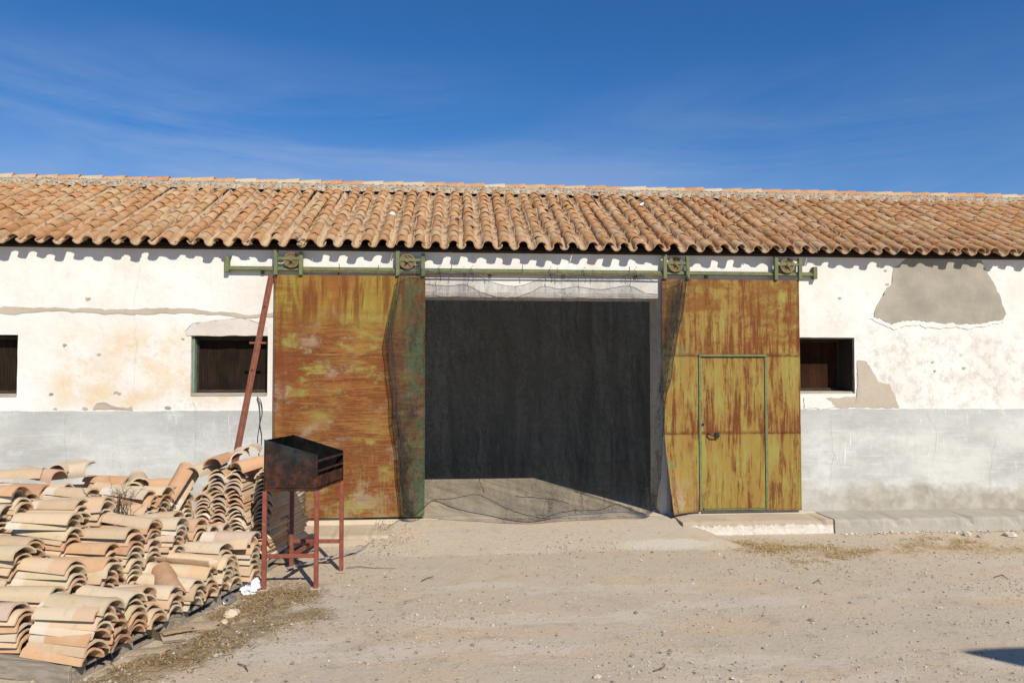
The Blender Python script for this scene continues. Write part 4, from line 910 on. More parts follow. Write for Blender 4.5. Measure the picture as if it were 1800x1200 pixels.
# ------------------------------------------------------------------ TILE STACKS ON PALLETS
ROWB = R(16.8)                                           # the pallets stand turned a little from the wall
v_ = Vector((math.sin(ROWB), math.cos(ROWB), 0)); a_ = Vector((math.cos(ROWB), -math.sin(ROWB), 0))
P0 = RD(-2.375, 4.27, 0); PZ = GZ + 0.105
PILE = dict(cream=(0.63, 0.495, 0.345), sandy=(0.62, 0.45, 0.285), tan=(0.555, 0.395, 0.245), orange=(0.59, 0.34, 0.18), terracotta=(0.50, 0.275, 0.15), pinkish=(0.545, 0.39, 0.295), yellowish=(0.585, 0.455, 0.285), whitish=(0.62, 0.54, 0.43))
PW = ['cream'] * 7 + ['sandy'] * 6 + ['tan'] * 3 + ['orange'] * 3 + ['terracotta'] + ['pinkish'] * 2 + ['yellowish'] * 4 + ['whitish']
til = [barrel(0.445, 0.070, 0.090, 0.0125, 9, R(158), s_ + 40, 0.006, 0.010) for s_ in range(6)]; til_me = [tile_mesh('clay_tile', v, MT['tile']) for v in til]
ORD = ['topmost', 'second from top', 'third from top', 'fourth from top', 'fifth from top', 'sixth from top', 'seventh from top', 'eighth from top', 'ninth from top', 'tenth from top', 'eleventh from top', 'twelfth from top', 'thirteenth from top', 'fourteenth from top', 'fifteenth from top', 'sixteenth from top']
COLN = ['frontmost', 'second', 'third', 'fourth', 'fifth', 'sixth', 'seventh', 'eighth', 'ninth', 'tenth', 'eleventh', 'twelfth', 'thirteenth', 'fourteenth']
ROWN = ['row beside the yard', 'second row from the yard', 'third row from the yard', 'fourth row from the yard', 'fifth row from the yard']
HT = [[.43, .42, .38, .36, .33, .31, .33, .42, .50, .52],
      [.38, .48, .52, .50, .56, .63, .67, .66, .60, .56, .50, .46],
      [.50, .57, .63, .64, .74, .82, .82, .82, .82, .82, .80, .76, .72],
      [.48, .58, .64, .70, .84, .87, .84, .82, .80, .78, .76, .75, .73],
      [.6, .7, .76, .78, .80, .82, .82, .81, .80, .78, .76, .75, .73]]
rest, n_tile = [], 0
def pick(): k = random.choice(PW); f = random.uniform(0.9, 1.08); return k, tuple(min(0.8, x * f) for x in PILE[k])
def add_tile(mtx, asobj, where):
    global n_tile
    k, t = pick(); i = random.randrange(6)
    if asobj:
        o = put_obj('clay_tile', til_me[i], mtx, None, t); tag(o, f'{k} clay tile {where}', 'roof tile', 'old clay roof tiles stacked on pallets'); n_tile += 1
    else: rest.append(([mtx @ v for v in til[i][0]], til[i][1], t))
SHOW = [12, 7, 5, 4, 3]
for k in range(5):
    for j in range(len(HT[k])):
        c = P0 + v_ * (0.180 * j + random.uniform(-0.012, 0.012)) - a_ * (0.225 + 0.462 * k + random.uniform(-0.015, 0.015))
        right = c + a_ * 0.22; rc = right - CAM; d = rc.x * math.sin(YAW) + rc.y * math.cos(YAW); r_ = rc.x * math.cos(YAW) - rc.y * math.sin(YAW)
        if 900 + r_ / d * FL < -60: continue
        gap = 0.0405; n = max(3, int((HT[k][j] - 0.105 - 0.075) / gap) + 1 + random.choice((0, 0, 1, -1)))
        lean = random.gauss(0, 0.006); leany = random.gauss(0, 0.005); yawc = random.gauss(0, R(2.0)); pit = random.gauss(0, R(1.2))
        for m_ in range(n):
            z = PZ + gap * m_ + random.uniform(-0.004, 0.004); top_i = n - 1 - m_
            wild = 2.2 if top_i < 2 else 1.0
            p = c + a_ * (lean * m_ + random.gauss(0, 0.010 * wild)) + v_ * (leany * m_ + random.gauss(0, 0.006 * wild)); p.z = z + (0.006 if top_i == 0 else 0)
            mtx = Matrix.Translation(p) @ Matrix.Rotation(-ROWB + yawc + random.gauss(0, R(1.8 * wild)), 4, 'Z') @ Matrix.Rotation(pit + random.gauss(0, R(1.2 * wild)), 4, 'Y') @ Matrix.Rotation(random.gauss(0, R(2.0 * wild)), 4, 'X')
            add_tile(mtx, top_i < SHOW[k], f'{ORD[min(top_i, 15)]}, {COLN[j]} column from the front, {ROWN[k]}')
# tall stack by the wall, hollow ends toward the yard
BB = R(11.0); vb = Vector((math.sin(BB), math.cos(BB), 0)); ab = Vector((math.cos(BB), -math.sin(BB), 0))
B0 = RD(-2.10, 6.42, 0)
BCOL = ['column beside the barbecue', 'second column from the barbecue', 'third column from the barbecue', 'outermost column']
for q in range(2):
    for cidx in range(4):
        c = B0 - ab * (0.09 + 0.172 * cidx) + vb * (0.225 + 0.46 * q)
        gap = 0.0345; n = [22, 22, 21, 17][cidx] - (q and random.choice((0, 2)))
        lean = random.gauss(0, 0.0022)
        for m_ in range(n):
            top_i = n - 1 - m_; wild = 2.5 if top_i < 2 else 1.0
            p = c + ab * (lean * m_ + random.gauss(0, 0.006 * wild)) - vb * (random.gauss(0, 0.012 * wild)); p.z = PZ + gap * m_
            mtx = Matrix.Translation(p) @ Matrix.Rotation(-R(90) - BB + random.gauss(0, R(2.2 * wild)), 4, 'Z') @ Matrix.Rotation(random.gauss(0, R(1.2 * wild)), 4, 'Y') @ Matrix.Rotation(random.gauss(0, R(2.2 * wild)), 4, 'X')
            add_tile(mtx, q == 0 and top_i < (13 if cidx < 3 else 7), f'{ORD[min(top_i, 15)]}, {BCOL[cidx]}, tall stack at the wall')
# loose tiles thrown on top: (px, depth, height above ground, heading, pitch, roll, where)
LOOSE = [(312, 6.35, 0.72, 60, -52, 0, 'leaning steeply against the tall stack at the wall'), (326, 6.5, 0.70, 66, -50, 6, 'tucked behind the steeply leaning tile'),
         (240, 6.35, 0.74, -70, 0, 0, 'lying crosswise on the heap before the dado'), (247, 6.38, 0.785, -66, 3, 6, 'uppermost crosswise tile before the dado'), (125, 6.5, 0.84, -14, -8, 38, 'tipped on its side on the far heap'),
         (75, 6.4, 0.83, -25, 4, 18, 'lying askew on the far heap'), (30, 6.3, 0.83, 10, 0, 4, 'lying flat on the far heap at the frame edge'), (128, 6.6, 0.86, -92, 0, 0, 'hollow end out, behind the tipped tile'),
         (366, 6.6, 0.86, 255, 6, -14, 'tilted on top of the outer columns of the tall stack'), (395, 6.62, 0.925, 264, 3, 6, 'tilted high on the middle of the tall stack'), (425, 6.72, 0.955, 284, 2, 8, 'slanting along the crest of the tall stack'), (455, 6.62, 0.90, 232, 8, -14, 'slanting down toward the barbecue'), (446, 6.85, 0.985, 278, 0, 6, 'highest of all, behind the leaning pole'),
         (238, 5.75, 0.50, -30, 6, 10, 'lying loose beside the dry weeds'), (185, 5.6, 0.62, -22, 10, -12, 'slid down between two rows beside the weeds'), (336, 5.45, 0.38, -18, 0, 180, 'turned hollow side up on the yard-edge row'), 
         (300, 5.2, 0.26, -60, 12, 20, 'fallen against the foot of the yard-edge row'), ]
for px, d, h, hd, pt, rl, where in LOOSE:
    p = RD((px - 900) / FL * d, d, GZ + h)
    add_tile(Matrix.Translation(p) @ Matrix.Rotation(R(hd), 4, 'Z') @ Matrix.Rotation(R(pt), 4, 'Y') @ Matrix.Rotation(R(rl), 4, 'X'), True, where)
tag(joined('stacked_clay_tiles', rest, MT['tilea']), 'lower clay tiles of the stacks, hidden or too deep to pick apart', None, 'old clay roof tiles stacked on pallets', 'stuff')
print('tile objects', n_tile, 'rest', len(rest))

# pallets
PAL = [('front corner pallet with a broad grey face board under the yard-edge tiles', -0.02, 0.05), ('second pallet along the yard edge under the middle tile columns', 0.90, 0.05), ('third pallet deep in the pile under the third and fourth tile rows', 0.70, 0.93)]
def pallet(label, along, inn, L_=0.86, W_=0.93, org=None, rot=ROWB):
    av, vv = Vector((math.cos(rot), -math.sin(rot), 0)), Vector((math.sin(rot), math.cos(rot), 0))
    o_ = (org if org is not None else P0) + vv * (along - 0.08) - av * inn; o_.z = GZ
    e = empty('pallet', o_, label, 'pallet', 'wooden pallets under the tile stacks', -rot)   # local -x goes into the pile, +y goes back
    for k in range(5):
        y = 0.01 + k * (L_ - 0.1) / 4; b = sub('deck_plank', lambda bm: abox(bm, -W_, 0.0, y, y + 0.09, 0.083, 0.103), MT['pallet'], e, 0.002)
    for k in range(3):
        x = -W_ + 0.0 + k * (W_ - 0.09) / 2; sub('stringer', lambda bm: abox(bm, x, x + 0.09, 0.0, L_, 0.062, 0.082), MT['pallet'], e, 0.002); sub('runner', lambda bm: abox(bm, x, x + 0.09, 0.0, L_, 0.0, 0.016), MT['pallet'], e, 0.002)
        for q in range(3):
            yy = q * (L_ - 0.1) / 2; sub('block', lambda bm: abox(bm, x + 0.004, x + 0.086, yy + 0.004, yy + 0.096, 0.016, 0.062), MT['pallet'], e, 0.002)
    return e
for p_ in PAL: pallet(*p_)
fb = pallet('pallet under the tall stack beside the barbecue', 0.0, 0.0, 0.95, 0.74, B0 + Vector((0, 0, 0)), BB)
pf = [o for o in col.objects if o.get('label', '').startswith('front corner')][0]
sub('face_board', lambda bm: abox(bm, -0.93, -0.005, -0.028, -0.003, 0.0, 0.098), MT['pallet'], pf, 0.003)

# ------------------------------------------------------------------ BARBECUE
F0, F1, B1, B2 = RD(-1.965, 5.92, GZ), RD(-1.56, 5.95, GZ), RD(-1.475, 6.45, GZ), RD(-1.905, 6.45, GZ)
bq = empty('barbecue', (F0 + F1 + B1 + B2) / 4, 'sooty black open steel barbecue box on four rust red legs', 'barbecue')
def G(p, z): return Vector((p.x, p.y, GZ + z))
def slab4(bm, pts, inward, th):
    a = [bm.verts.new(p) for p in pts]; b = [bm.verts.new(Vector(p) + inward * th) for p in pts]
    bm.faces.new(a); bm.faces.new(b[::-1])
    for i in range(len(pts)): bm.faces.new((a[i], b[i], b[(i + 1) % len(pts)], a[(i + 1) % len(pts)]))
ctr = (F0 + F1 + B1 + B2) / 4
inw = lambda p, q: (Vector((ctr.x, ctr.y, 0)) - Vector(((p.x + q.x) / 2, (p.y + q.y) / 2, 0))).normalized()
zb = 0.775
def ap(o): return adopt(o, bq)
E_ = 0.012
f0, f1, b1, b2 = [p + (ctr - p).normalized() * -E_ for p in (F0, F1, B1, B2)]
ap(sub('front_panel', lambda bm: slab4(bm, [G(f0, zb), G(f1, zb - 0.005), G(f1, 1.058), G(f0, 1.185)], inw(f0, f1), 0.004), MT['soot'], None))
ap(sub('back_panel', lambda bm: slab4(bm, [G(b2, zb), G(b1, zb), G(b1, 1.035), G(b2, 1.175)], inw(b1, b2), 0.004), MT['sootin'], None))
ap(sub('side_panel', lambda bm: slab4(bm, [G(f0 + (f1 - f0) * 0.012, zb), G(b2 + (b1 - b2) * 0.012, zb), G(b2 + (b1 - b2) * 0.012, 1.170), G(f0 + (f1 - f0) * 0.012, 1.180)], inw(f0, b2), 0.004), MT['sootin'], None))
ap(sub('end_plate', lambda bm: slab4(bm, [G(f1 - (f1 - f0) * 0.012, zb - 0.003), G(b1 - (b1 - b2) * 0.012, zb + 0.0), G(b1 - (b1 - b2) * 0.012, zb + 0.115), G(f1 - (f1 - f0) * 0.012, zb + 0.115)], inw(f1, b1), 0.004), MT['soot'], None))
ap(sub('floor_plate', lambda bm: slab4(bm, [G(f0, zb + 0.02), G(f1, zb + 0.02), G(b1, zb + 0.02), G(b2, zb + 0.02)], Vector((0, 0, 1)), 0.004), MT['sootin'], None))
def grate(bm, z):
    for k in range(15):
        t = (k + 0.5) / 15; tube(bm, [G(f0.lerp(f1, 0.03 + 0.94 * t).lerp(b2.lerp(b1, 0.03 + 0.94 * t), 0.03), z), G(f0.lerp(f1, 0.03 + 0.94 * t).lerp(b2.lerp(b1, 0.03 + 0.94 * t), 0.97), z)], 0.005, 5)
ap(sub('grate', lambda bm: grate(bm, zb + 0.145), MT['sootin'], None))
for h in (0.155, 0.235): ap(sub('crossbar', lambda bm: abar(bm, G(f1.lerp(b1, 0.02), zb + h), G(f1.lerp(b1, 0.98), zb + h), 0.012, 0.016), MT['soot'], None))
for nm, p in (('leg', F0), ('leg', F1), ('leg', B1), ('leg', B2)):
    lg = ap(sub('leg', lambda bm: abar(bm, G(p, 0.006), G(p, zb + 0.0), 0.034, 0.034), MT['redpaint'], None, 0.003))
    ft = sub('foot_plate', lambda bm: abox(bm, p.x - 0.04, p.x + 0.04, p.y - 0.04, p.y + 0.04, GZ + 0.0, GZ + 0.006), MT['kerb'], None, 0.001); ft.parent = lg
ap(sub('stretcher', lambda bm: abar(bm, G(F0.lerp(F1, 0.045), 0.262), G(F0.lerp(F1, 0.955), 0.262), 0.03, 0.03), MT['redpaint'], None, 0.003))
ap(sub('stretcher', lambda bm: abar(bm, G(B2.lerp(B1, 0.045), 0.258), G(B2.lerp(B1, 0.955), 0.258), 0.03, 0.03), MT['redpaint'], None, 0.003))
ap(sub('stretcher', lambda bm: abar(bm, G(F0.lerp(F1, 0.5).lerp(B2.lerp(B1, 0.5), 0.035), 0.262), G(F0.lerp(F1, 0.5).lerp(B2.lerp(B1, 0.5), 0.965), 0.258), 0.03, 0.03), MT['redpaint'], None, 0.003))

# ------------------------------------------------------------------ LEANING POLE, CABLE
pt_ = WY(477, 484, -0.05); pb = RD(-2.82, 7.42, GZ); pm = WY(414, 805, -0.42)
pe = empty('steel_pole', pb, 'rusty red square steel pole leaning against the wall beside the left door', 'pole')
dirp = (pm - pt_).normalized(); lowp = pt_ + dirp * ((GZ + 0.13 - pt_.z) / dirp.z)
adopt(sub('shaft', lambda bm: abar(bm, lowp, pt_, 0.048, 0.048), MT['pole'], None, 0.004), pe)
tpos = lambda py: pt_ + (pm - pt_) * ((py - 484) / (805 - 484))
c_ = tpos(607); adopt(sub('peg', lambda bm: abar(bm, c_ + Vector((-0.085, -0.012, 0)), c_ + Vector((0.085, -0.012, 0)), 0.016, 0.022), MT['pole'], None, 0.002), pe)
for py in (542, 655):
    c2 = tpos(py); adopt(sub('bolt', lambda bm: tube(bm, [c2 + Vector((0, -0.035, 0)), c2 + Vector((0, 0.0, 0))], 0.011, 8), MT['cord'], None), pe)
cb = bmesh.new()
for path in ([(452, 697), (459, 706), (461, 725), (457, 745), (460, 765), (459, 785), (455, 800), (454, 830)], [(452, 697), (456, 712), (457, 740), (453, 770), (455, 795), (454, 830)]):
    tube(cb, [WY(*spline(path, i / 30), -0.03) for i in range(31)], 0.0045, 5)
tag(bobj('cable', cb, MT['cord'], None, True), 'thin black cable loop hanging from the window sill behind the pole', 'cable')

# ------------------------------------------------------------------ LITTER, SHARDS, TWIGS
def on(px, py, dz=0.0): p = WZ(px, py); p.z = ground_z(p.x, p.y) + dz; return p
def shard(p, L_, W_, rz, tilt, roll, tint, label, seed, arc=70, flip=False):
    r = W_ / (2 * math.sin(R(arc) / 2)); seg = 8; bm = bmesh.new(); K = 7; g = []
    for k in range(K + 1):
        row = []
        for i in range(seg + 1):
            a = R(arc) * (i / seg - 0.5); x = (k / K - 0.5) * L_
            cut = 0.30 * L_ * abs(i / seg - 0.35 - 0.2 * ns(seed, 3)) * (1 if k > K / 2 else -0.5) * (abs(k / K - 0.5) * 2) ** 2
            x -= cut; x += 0.03 * ns(i * 0.8, k, seed) * (k in (0, K)); aa = a * (1 - 0.25 * abs(ns(k * 0.9, seed, i > seg / 2)) * (i in (0, seg)))
            row.append(bm.verts.new((x, r * math.sin(aa), r * math.cos(aa) - r * math.cos(R(arc) / 2))))
        g.append(row)
    for a, b in zip(g, g[1:]):
        for i in range(seg): bm.faces.new((a[i], a[i + 1], b[i + 1], b[i]))
    bmesh.ops.solidify(bm, geom=list(bm.faces), thickness=-0.013)
    o = bobj('tile_shard', bm, MT['tile'], None, True); o.data.set_sharp_from_angle(angle=R(40))
    o.matrix_basis = Matrix.Translation(p) @ Matrix.Rotation(R(rz), 4, 'Z') @ Matrix.Rotation(R(tilt), 4, 'Y') @ Matrix.Rotation(R(roll) + (math.pi if flip else 0), 4, 'X')
    o.color = (*tint, 1); return tag(o, label, 'tile shard', 'broken tile pieces on the ground')
CR, TN, PK, WH = PILE['cream'], PILE['sandy'], PILE['pinkish'], PILE['whitish']
shard(on(355, 1102, 0.01), 0.24, 0.13, 8, 0, 8, CR, 'large curved cream tile shard with an orange broken edge before the pallet', 1)
shard(on(312, 1112, 0.01), 0.20, 0.11, 24, 0, -6, TN, 'sandy curved shard lying between the two large shards', 2)
shard(on(308, 1127, 0.006), 0.15, 0.05, 12, 0, 0, PK, 'narrow pink tile splinter on dry grass', 3, 20)
shard(on(271, 1128, 0.03), 0.13, 0.12, 80, 58, 10, (0.46, 0.36, 0.26), 'upright broken tile corner propped on the pallet edge', 4, 50)
shard(on(258, 1146, 0.008), 0.27, 0.10, 10, 0, 5, CR, 'long pale shard nearest the wire-tied tile column', 5, 60)
shard(on(70, 1186, 0.03), 0.15, 0.08, 22, -14, 40, WH, 'pointed whitish shard leaning before the front pallet board', 6, 30)
shard(on(445, 1101, 0.004), 0.14, 0.06, 16, 0, 0, PK, 'flat pinkish shard alone in the dry grass', 7, 20)
shard(on(266, 1176, 0.004), 0.13, 0.07, -12, 0, 0, TN, 'flat orange-tan shard at the lower edge of the grass', 8, 16)
shard(on(150, 1196, 0.004), 0.34, 0.05, 6, 0, 0, CR, 'thin pale slab splinter lying along the front pallet', 9, 14)
shard(on(540, 968, 0.012), 0.20, 0.16, 20, -8, 0, WH, 'white plaster-like slab piece under the barbecue', 10, 12)
shard(on(540, 993, 0.006), 0.18, 0.08, 12, 0, 0, WH, 'second whitish slab piece flat under the barbecue stretcher', 11, 10)
shard(on(618, 972, 0.004), 0.12, 0.06, -8, 0, 0, TN, 'small tan shard right of the barbecue', 12, 14)
shard(on(500, 990, 0.02), 0.30, 0.16, 25, 10, 0, (0.5, 0.42, 0.3), 'dull shard half under the tall stack', 13, 60)
def stone(p, s_, tint, label, seed):
    bm = bmesh.new(); bmesh.ops.create_icosphere(bm, subdivisions=3, radius=1)
    for v in bm.verts:
        n_ = v.co.normalized(); k = 1 + 0.35 * ns(n_.x * 1.6 + seed, n_.y * 1.6, n_.z * 1.6) + 0.15 * ns(n_.x * 4, n_.y * 4 + seed, n_.z * 4); v.co = Vector((n_.x * s_ * k, n_.y * s_ * 0.7 * k, n_.z * s_ * 0.5 * k))
    o = bobj('stone', bm, MT['tile'], None, False); o.location = p + Vector((0, 0, s_ * 0.3)); o.rotation_euler = (0, 0, seed); o.color = (*tint, 1); return tag(o, label, 'stone', 'stones on the ground')
stone(on(408, 1082), 0.06, CR, 'pale lump of mortar on the dry grass above the shards', 1.3); stone(on(394, 1095), 0.035, TN, 'smaller tan lump beside the pale mortar lump', 2.1)
stone(on(1700, 941), 0.055, WH, 'white plaster lump at the foot of the grey kerb', 4.4); stone(on(1775, 942), 0.06, WH, 'white plaster lump by the kerb at the right picture edge', 5.2); stone(on(1724, 944), 0.04, (0.35, 0.3, 0.25), 'grey-brown lump between two white plaster lumps', 6.1)
stone(on(1118, 1078), 0.018, (0.16, 0.13, 0.10), 'dark pebble alone in the middle of the sandy yard', 7.7); stone(on(1426, 1090), 0.022, (0.30, 0.24, 0.19), 'brown pebble on the open yard below the white kerb', 8.8); stone(on(1652, 1070), 0.022, (0.5, 0.42, 0.34), 'light pebble on the reddish ground near the oval shadow', 9.1); stone(on(1050, 1192), 0.024, (0.55, 0.47, 0.38), 'pale pebble at the near edge of the yard', 3.3)
def paper(p, s_, label, seed, flat=0.6):
    bm = bmesh.new(); bmesh.ops.create_icosphere(bm, subdivisions=4, radius=1)
    for v in bm.verts:
        n_ = v.co.normalized(); k = 1 + 0.5 * ns(n_.x * 1.3 + seed, n_.y * 1.3, n_.z * 1.3) + 0.35 * (0.5 - abs(ns(n_.x * 3, n_.y * 3 + seed, n_.z * 3)) * 2) + 0.12 * (0.5 - abs(ns(n_.x * 8, n_.y * 8, n_.z * 8 + seed)) * 2); v.co = Vector((n_.x * s_ * 1.1 * k, n_.y * s_ * 0.8 * k, max(-0.3 * s_, n_.z * s_ * flat * k)))
    o = bobj('paper', bm, MT['paper']); o.location = p + Vector((0, 0, s_ * 0.3)); o.rotation_euler = (0, 0, seed); return tag(o, label, 'paper')
paper(on(440, 1037), 0.095, 'crumpled white paper beside the front leg of the barbecue', 1.7)
paper(on(380, 1058), 0.04, 'small crumpled clear-white wrapper at the pallet edge', 3.9, 0.4)
def can(name, p, r, h, q, mat, label, cat):
    bm = bmesh.new(); n = 18; prof = [(0, 0.004), (r * 0.72, 0.004), (r * 0.8, 0), (r, 0.012), (r, h - 0.016), (r * 0.82, h), (r * 0.76, h), (r * 0.74, h - 0.006), (0, h - 0.006)]
    g = [[bm.verts.new((a * math.cos(2 * math.pi * k / n), a * math.sin(2 * math.pi * k / n), z - h / 2)) for k in range(n)] for a, z in prof]
    for a, b in zip(g, g[1:]):
        for k in range(n): bm.faces.new((a[k], a[(k + 1) % n], b[(k + 1) % n], b[k]))
    bmesh.ops.remove_doubles(bm, verts=bm.verts, dist=1e-6)
    o = bobj(name, bm, mat, None, True); o.data.set_sharp_from_angle(angle=R(40)); o.matrix_basis = Matrix.Translation(p) @ q; return tag(o, label, cat)
cn = can('drink_can', on(404, 1060, 0.033), 0.033, 0.115, Matrix.Rotation(R(-14), 4, 'Z') @ Matrix.Rotation(R(90), 4, 'X'), MT['alu'], 'silver drink can lying end-on in the dry grass', 'can')
sub('mouth', lambda bm: tube(bm, [(0.006, 0.006, 0.0525), (0.006, 0.006, 0.0535)], 0.011, 8), MT['cord'], cn)
def roofpt(px, py, up=0.07):
    r = ray(px, py); t = (EAVE + NRM * up - CAM).dot(NRM) / r.dot(NRM); return CAM + r * t
can('drink_can', roofpt(803, 388), 0.033, 0.115, Matrix.Rotation(R(26), 4, 'X') @ Matrix.Rotation(R(80), 4, 'X'), MT['plum'], 'dark plum can lodged in a roof channel', 'can')
can('bottle_cap', roofpt(690, 378, 0.08), 0.03, 0.07, Matrix.Rotation(R(70), 4, 'X'), MT['paper'], 'small white plastic cap lodged between roof tiles', 'litter')
can('drink_can', roofpt(1125, 361, 0.07), 0.03, 0.1, Matrix.Rotation(R(70), 4, 'Y'), MT['alu'], 'dull silver can lying in a roof channel high on the right', 'can')
tg = [([(608, 999), (630, 997), (655, 998), (695, 999)], 'long thin dry twig right of the barbecue'), ([(741, 1022), (752, 1017), (762, 1013)], 'short reddish twig alone on the sand'), ([(1150, 1183), (1162, 1180), (1169, 1173), (1166, 1168)], 'curled twig on the near sand'), ([(1430, 1027), (1438, 1024), (1444, 1028)], 'small bent dark leaf-like twig in the yard'), ([(1748, 1017), (1760, 1014), (1772, 1019)], 'bent twig near the right picture edge'), ([(418, 1168), (430, 1173), (436, 1180)], 'thin twig below the dry grass')]
for pts, lb in tg:
    bm = bmesh.new(); tube(bm, [on(*p, 0.012 + 0.006 * math.sin(i * 2.0)) for i, p in enumerate(pts)], [0.004, 0.0035, 0.003, 0.002][:len(pts)], 5)
    q = on(*pts[1], 0.01); tube(bm, [q, q + Vector((0.015, 0.01, 0.006)), q + Vector((0.03, 0.012, 0.004))], 0.0018, 4); tag(bobj('twig', bm, MT['twig']), lb, 'twig', 'dry twigs on the ground')
bm = bmesh.new(); abar(bm, on(505, 1008, 0.05), on(642, 968, 0.03), 0.02, 0.012); tag(bobj('metal_bar', bm, MT['lamp']), 'thin grey metal bar lying on the ground through the barbecue legs', 'metal bar')
# wires that still tie the front corner column
for px, pyt, pyb, lb in ((179, 1128, 1192, 'loose binding wire hanging before the front corner tiles'), (207, 1105, 1150, 'second binding wire beside the front corner tiles')):
    bm = bmesh.new(); dd = 4.35; pts = [RD((px - 900 + 3 * math.sin(i * 0.7)) / FL * dd, dd, CAM.z - ((pyt + (pyb - pyt) * i / 10) - 645) / FL * dd) for i in range(11)]
    tube(bm, pts, 0.0025, 4); tube(bm, [pts[3], pts[3] + Vector((0.03, 0.06, 0.06)), pts[3] + Vector((0.05, 0.1, 0.1))], 0.0025, 4); tag(bobj('wire', bm, MT['cord']), lb, 'wire')
# dry weeds growing out of the pile
wd = empty('dry_weed', RD(-3.0, 5.75, GZ + 0.4), 'dry brown weed tangled between the tile rows', 'weed')
bm = bmesh.new()
for k in range(34):
    b0 = RD((random.uniform(185, 225) - 900) / FL * 5.75, 5.75 + random.uniform(-0.1, 0.15), GZ + 0.60); a = random.uniform(0, 6.28); h_ = random.uniform(0.06, 0.3)
    tip = b0 + Vector((math.cos(a) * h_ * 0.7, math.sin(a) * h_ * 0.5 - 0.05, h_)); mid = b0.lerp(tip, 0.5) + Vector((0, 0, 0.03)); tube(bm, [b0, mid, tip], [0.003, 0.0022, 0.001], 4)
    for q in range(4):
        c_ = mid.lerp(tip, q / 4); tube(bm, [c_, c_ + Vector((random.uniform(-0.05, 0.05), random.uniform(-0.04, 0.02), random.uniform(-0.01, 0.05)))], [0.0022, 0.0006], 3)
adopt(bobj('stems', bm, MT['twig']), wd)

# ------------------------------------------------------------------ STUFF: grit and dry grass
gr = []
def dens(x, y): return 0.25 + max(0, ns(x * 0.9, y * 1.6, 3)) * 1.6 + max(0, ns(x * 2.6, y * 3, 8)) * 0.9
GC = [(0.26, 0.21, 0.17), (0.52, 0.45, 0.36), (0.55, 0.47, 0.37), (0.42, 0.34, 0.26), (0.40, 0.34, 0.28), (0.20, 0.16, 0.12), (0.50, 0.39, 0.28), (0.46, 0.38, 0.29), (0.46, 0.36, 0.25)]
n = 0
while n < 19000:
    x = random.uniform(-4.0, 6.6); y = -0.3 - 4.6 * random.random() ** 0.8
    if random.random() * 1.6 > dens(x, y): continue
    z = ground_z(x, y)
    if -1.5 < x < 2.1 and y > -1.05: z = max(z, ramp_z(x, y) + 0.002)
    elif y > -0.5: z = 0.0
    if y > -0.5 and random.random() < 0.85: continue
    s_ = min(0.022, 0.003 + 0.003 * random.random() + (0.009 * random.random() ** 4) + (0.012 if random.random() < 0.02 else 0)); gr.append(rock((x, y, z + s_ * 0.2), s_, random.choice(GC), 0.75)); n += 1
for k in range(500):                                    # spill of plaster bits along the foot of the right kerb
    x = random.uniform(3.4, 6.4); x += 0.3 * ns(x * 3, 1); y = -0.50 - abs(random.gauss(0, 0.05)); gr.append(rock((x, y, ground_z(x, y) + 0.004), random.uniform(0.006, 0.024) * (1 if random.random() < 0.25 else 0.55), random.choice(GC + [(0.7, 0.66, 0.6)] * 4), 0.7))
for k in range(700):                                    # gravel spill at the ramp's left edge
    p = on(random.gauss(690, 38), random.gauss(953, 9)); gr.append(rock((p.x, p.y, max(p.z, ramp_z(p.x, p.y) if p.x > -1.45 else p.z) + 0.004), random.uniform(0.004, 0.014), random.choice(GC), 0.8))
tag(joined('gravel', gr, MT['grit'], None, False), 'loose grit and pebbles strewn over the yard', None, None, 'stuff')
gs = []
SC_ = [(0.36, 0.235, 0.10), (0.43, 0.29, 0.13), (0.27, 0.175, 0.08), (0.46, 0.34, 0.18), (0.16, 0.105, 0.05), (0.33, 0.225, 0.10), (0.12, 0.08, 0.045)]
def blade(x, y, z, ln, tint):
    a = random.uniform(0, 6.283); d = Vector((math.cos(a), math.sin(a), 0)); sd = Vector((-d.y, d.x, 0)) * random.uniform(0.0014, 0.0032); up = random.uniform(0.02, 0.32) * ln; p = Vector((x, y, z))
    m_ = p + d * ln * 0.5 + Vector((0, 0, up)); t = p + d * ln + Vector((0, 0, up * random.uniform(0.2, 1.1)))
    gs.append(([p - sd, p + sd, m_ + sd, m_ - sd, t], [(0, 1, 2, 3), (3, 2, 4)], tint))
STRAW = [(0.50, 0.36, 0.16), (0.56, 0.41, 0.20), (0.44, 0.30, 0.13), (0.36, 0.24, 0.10), (0.60, 0.46, 0.25)]
def patch(poly, count, ln, pal=SC_):
    """poly: centre pixel, spread; grass lies thickest along a worn line"""
    for _ in range(count):
        (ax, ay), (bx, by), sp = random.choice(poly); t = random.random(); p = on(ax + (bx - ax) * t + random.gauss(0, sp * 2.6), ay + (by - ay) * t + random.gauss(0, sp * 0.8))
        if ns(p.x * 6, p.y * 6, 4) * 1.2 + ns(p.x * 2.2, p.y * 2.2, 9) + random.random() * 0.7 < 0.22: continue
        blade(p.x, p.y, p.z - 0.002, ln * random.uniform(0.5, 1.3), random.choice(pal))
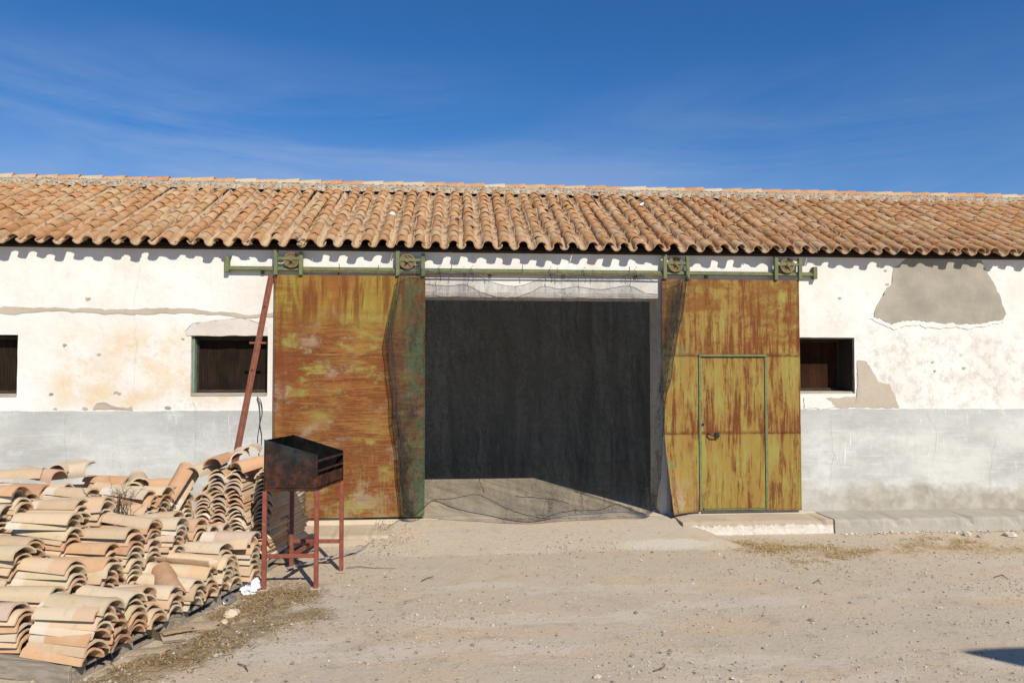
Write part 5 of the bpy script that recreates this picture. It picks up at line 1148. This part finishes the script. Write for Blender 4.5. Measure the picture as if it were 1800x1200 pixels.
patch([((230, 1185), (330, 1150), 14), ((330, 1150), (430, 1110), 15), ((400, 1105), (560, 1075), 12), ((400, 1080), (520, 1050), 12), ((440, 1050), (540, 1040), 9), ((300, 1120), (380, 1100), 10), ((180, 1195), (260, 1175), 9)], 8500, 0.042)
patch([((1290, 953), (1465, 964), 5), ((1300, 958), (1380, 968), 6)], 3400, 0.055, STRAW)
patch([((1590, 958), (1800, 966), 7), ((1620, 945), (1720, 958), 5), ((1490, 972), (1600, 966), 5), ((1400, 985), (1500, 975), 6)], 6000, 0.055, STRAW)
patch([((600, 1020), (760, 1060), 26), ((560, 1090), (720, 1160), 24), ((1480, 1000), (1560, 1010), 20)], 700, 0.035)
tag(joined('dry_grass', gs, MT['straw'], None, False), 'flattened straw-brown dry grass on the sandy ground', None, None, 'stuff')

# ------------------------------------------------------------------ unseen shadow caster, made up in lamp shape: its head throws the dark oval shadow at lower right
SH = WZ(1822, 1158); tl = 3.3 / L.z; hp = SH + L * tl
lp = empty('shadow_caster', (hp.x + 1.15, hp.y - 0.3, GZ), 'made-up unseen shadow caster in lamp shape beside the yard', 'shadow caster')
base = Vector(lp.location)
adopt(sub('pole', lambda bm: tube(bm, [base, base + Vector((0, 0, 1.5)), base + Vector((0, 0, 3.3))], [0.07, 0.055, 0.045], 12), MT['lamp'], None, 0, True), lp)
adopt(sub('arm', lambda bm: tube(bm, [base + Vector((0, 0, 3.25)), base + Vector((-0.35, 0.09, 3.34)), hp + Vector((0.25, -0.08, 0.02))], 0.03, 8), MT['lamp'], None, 0, True), lp)
def headf(bm):
    bmesh.ops.create_icosphere(bm, subdivisions=4, radius=1)
    for v in bm.verts:
        t = (v.co.x + 1) / 2; v.co = Vector((v.co.x * 0.40, v.co.y * (0.06 + 0.26 * t), v.co.z * (0.05 if v.co.z > 0 else 0.02)))
    bmesh.ops.rotate(bm, verts=bm.verts, cent=(0, 0, 0), matrix=Matrix.Rotation(R(-20), 3, 'Z')); bmesh.ops.translate(bm, verts=bm.verts, vec=hp)
adopt(sub('caster_head', headf, MT['lamp'], None, 0, True), lp)
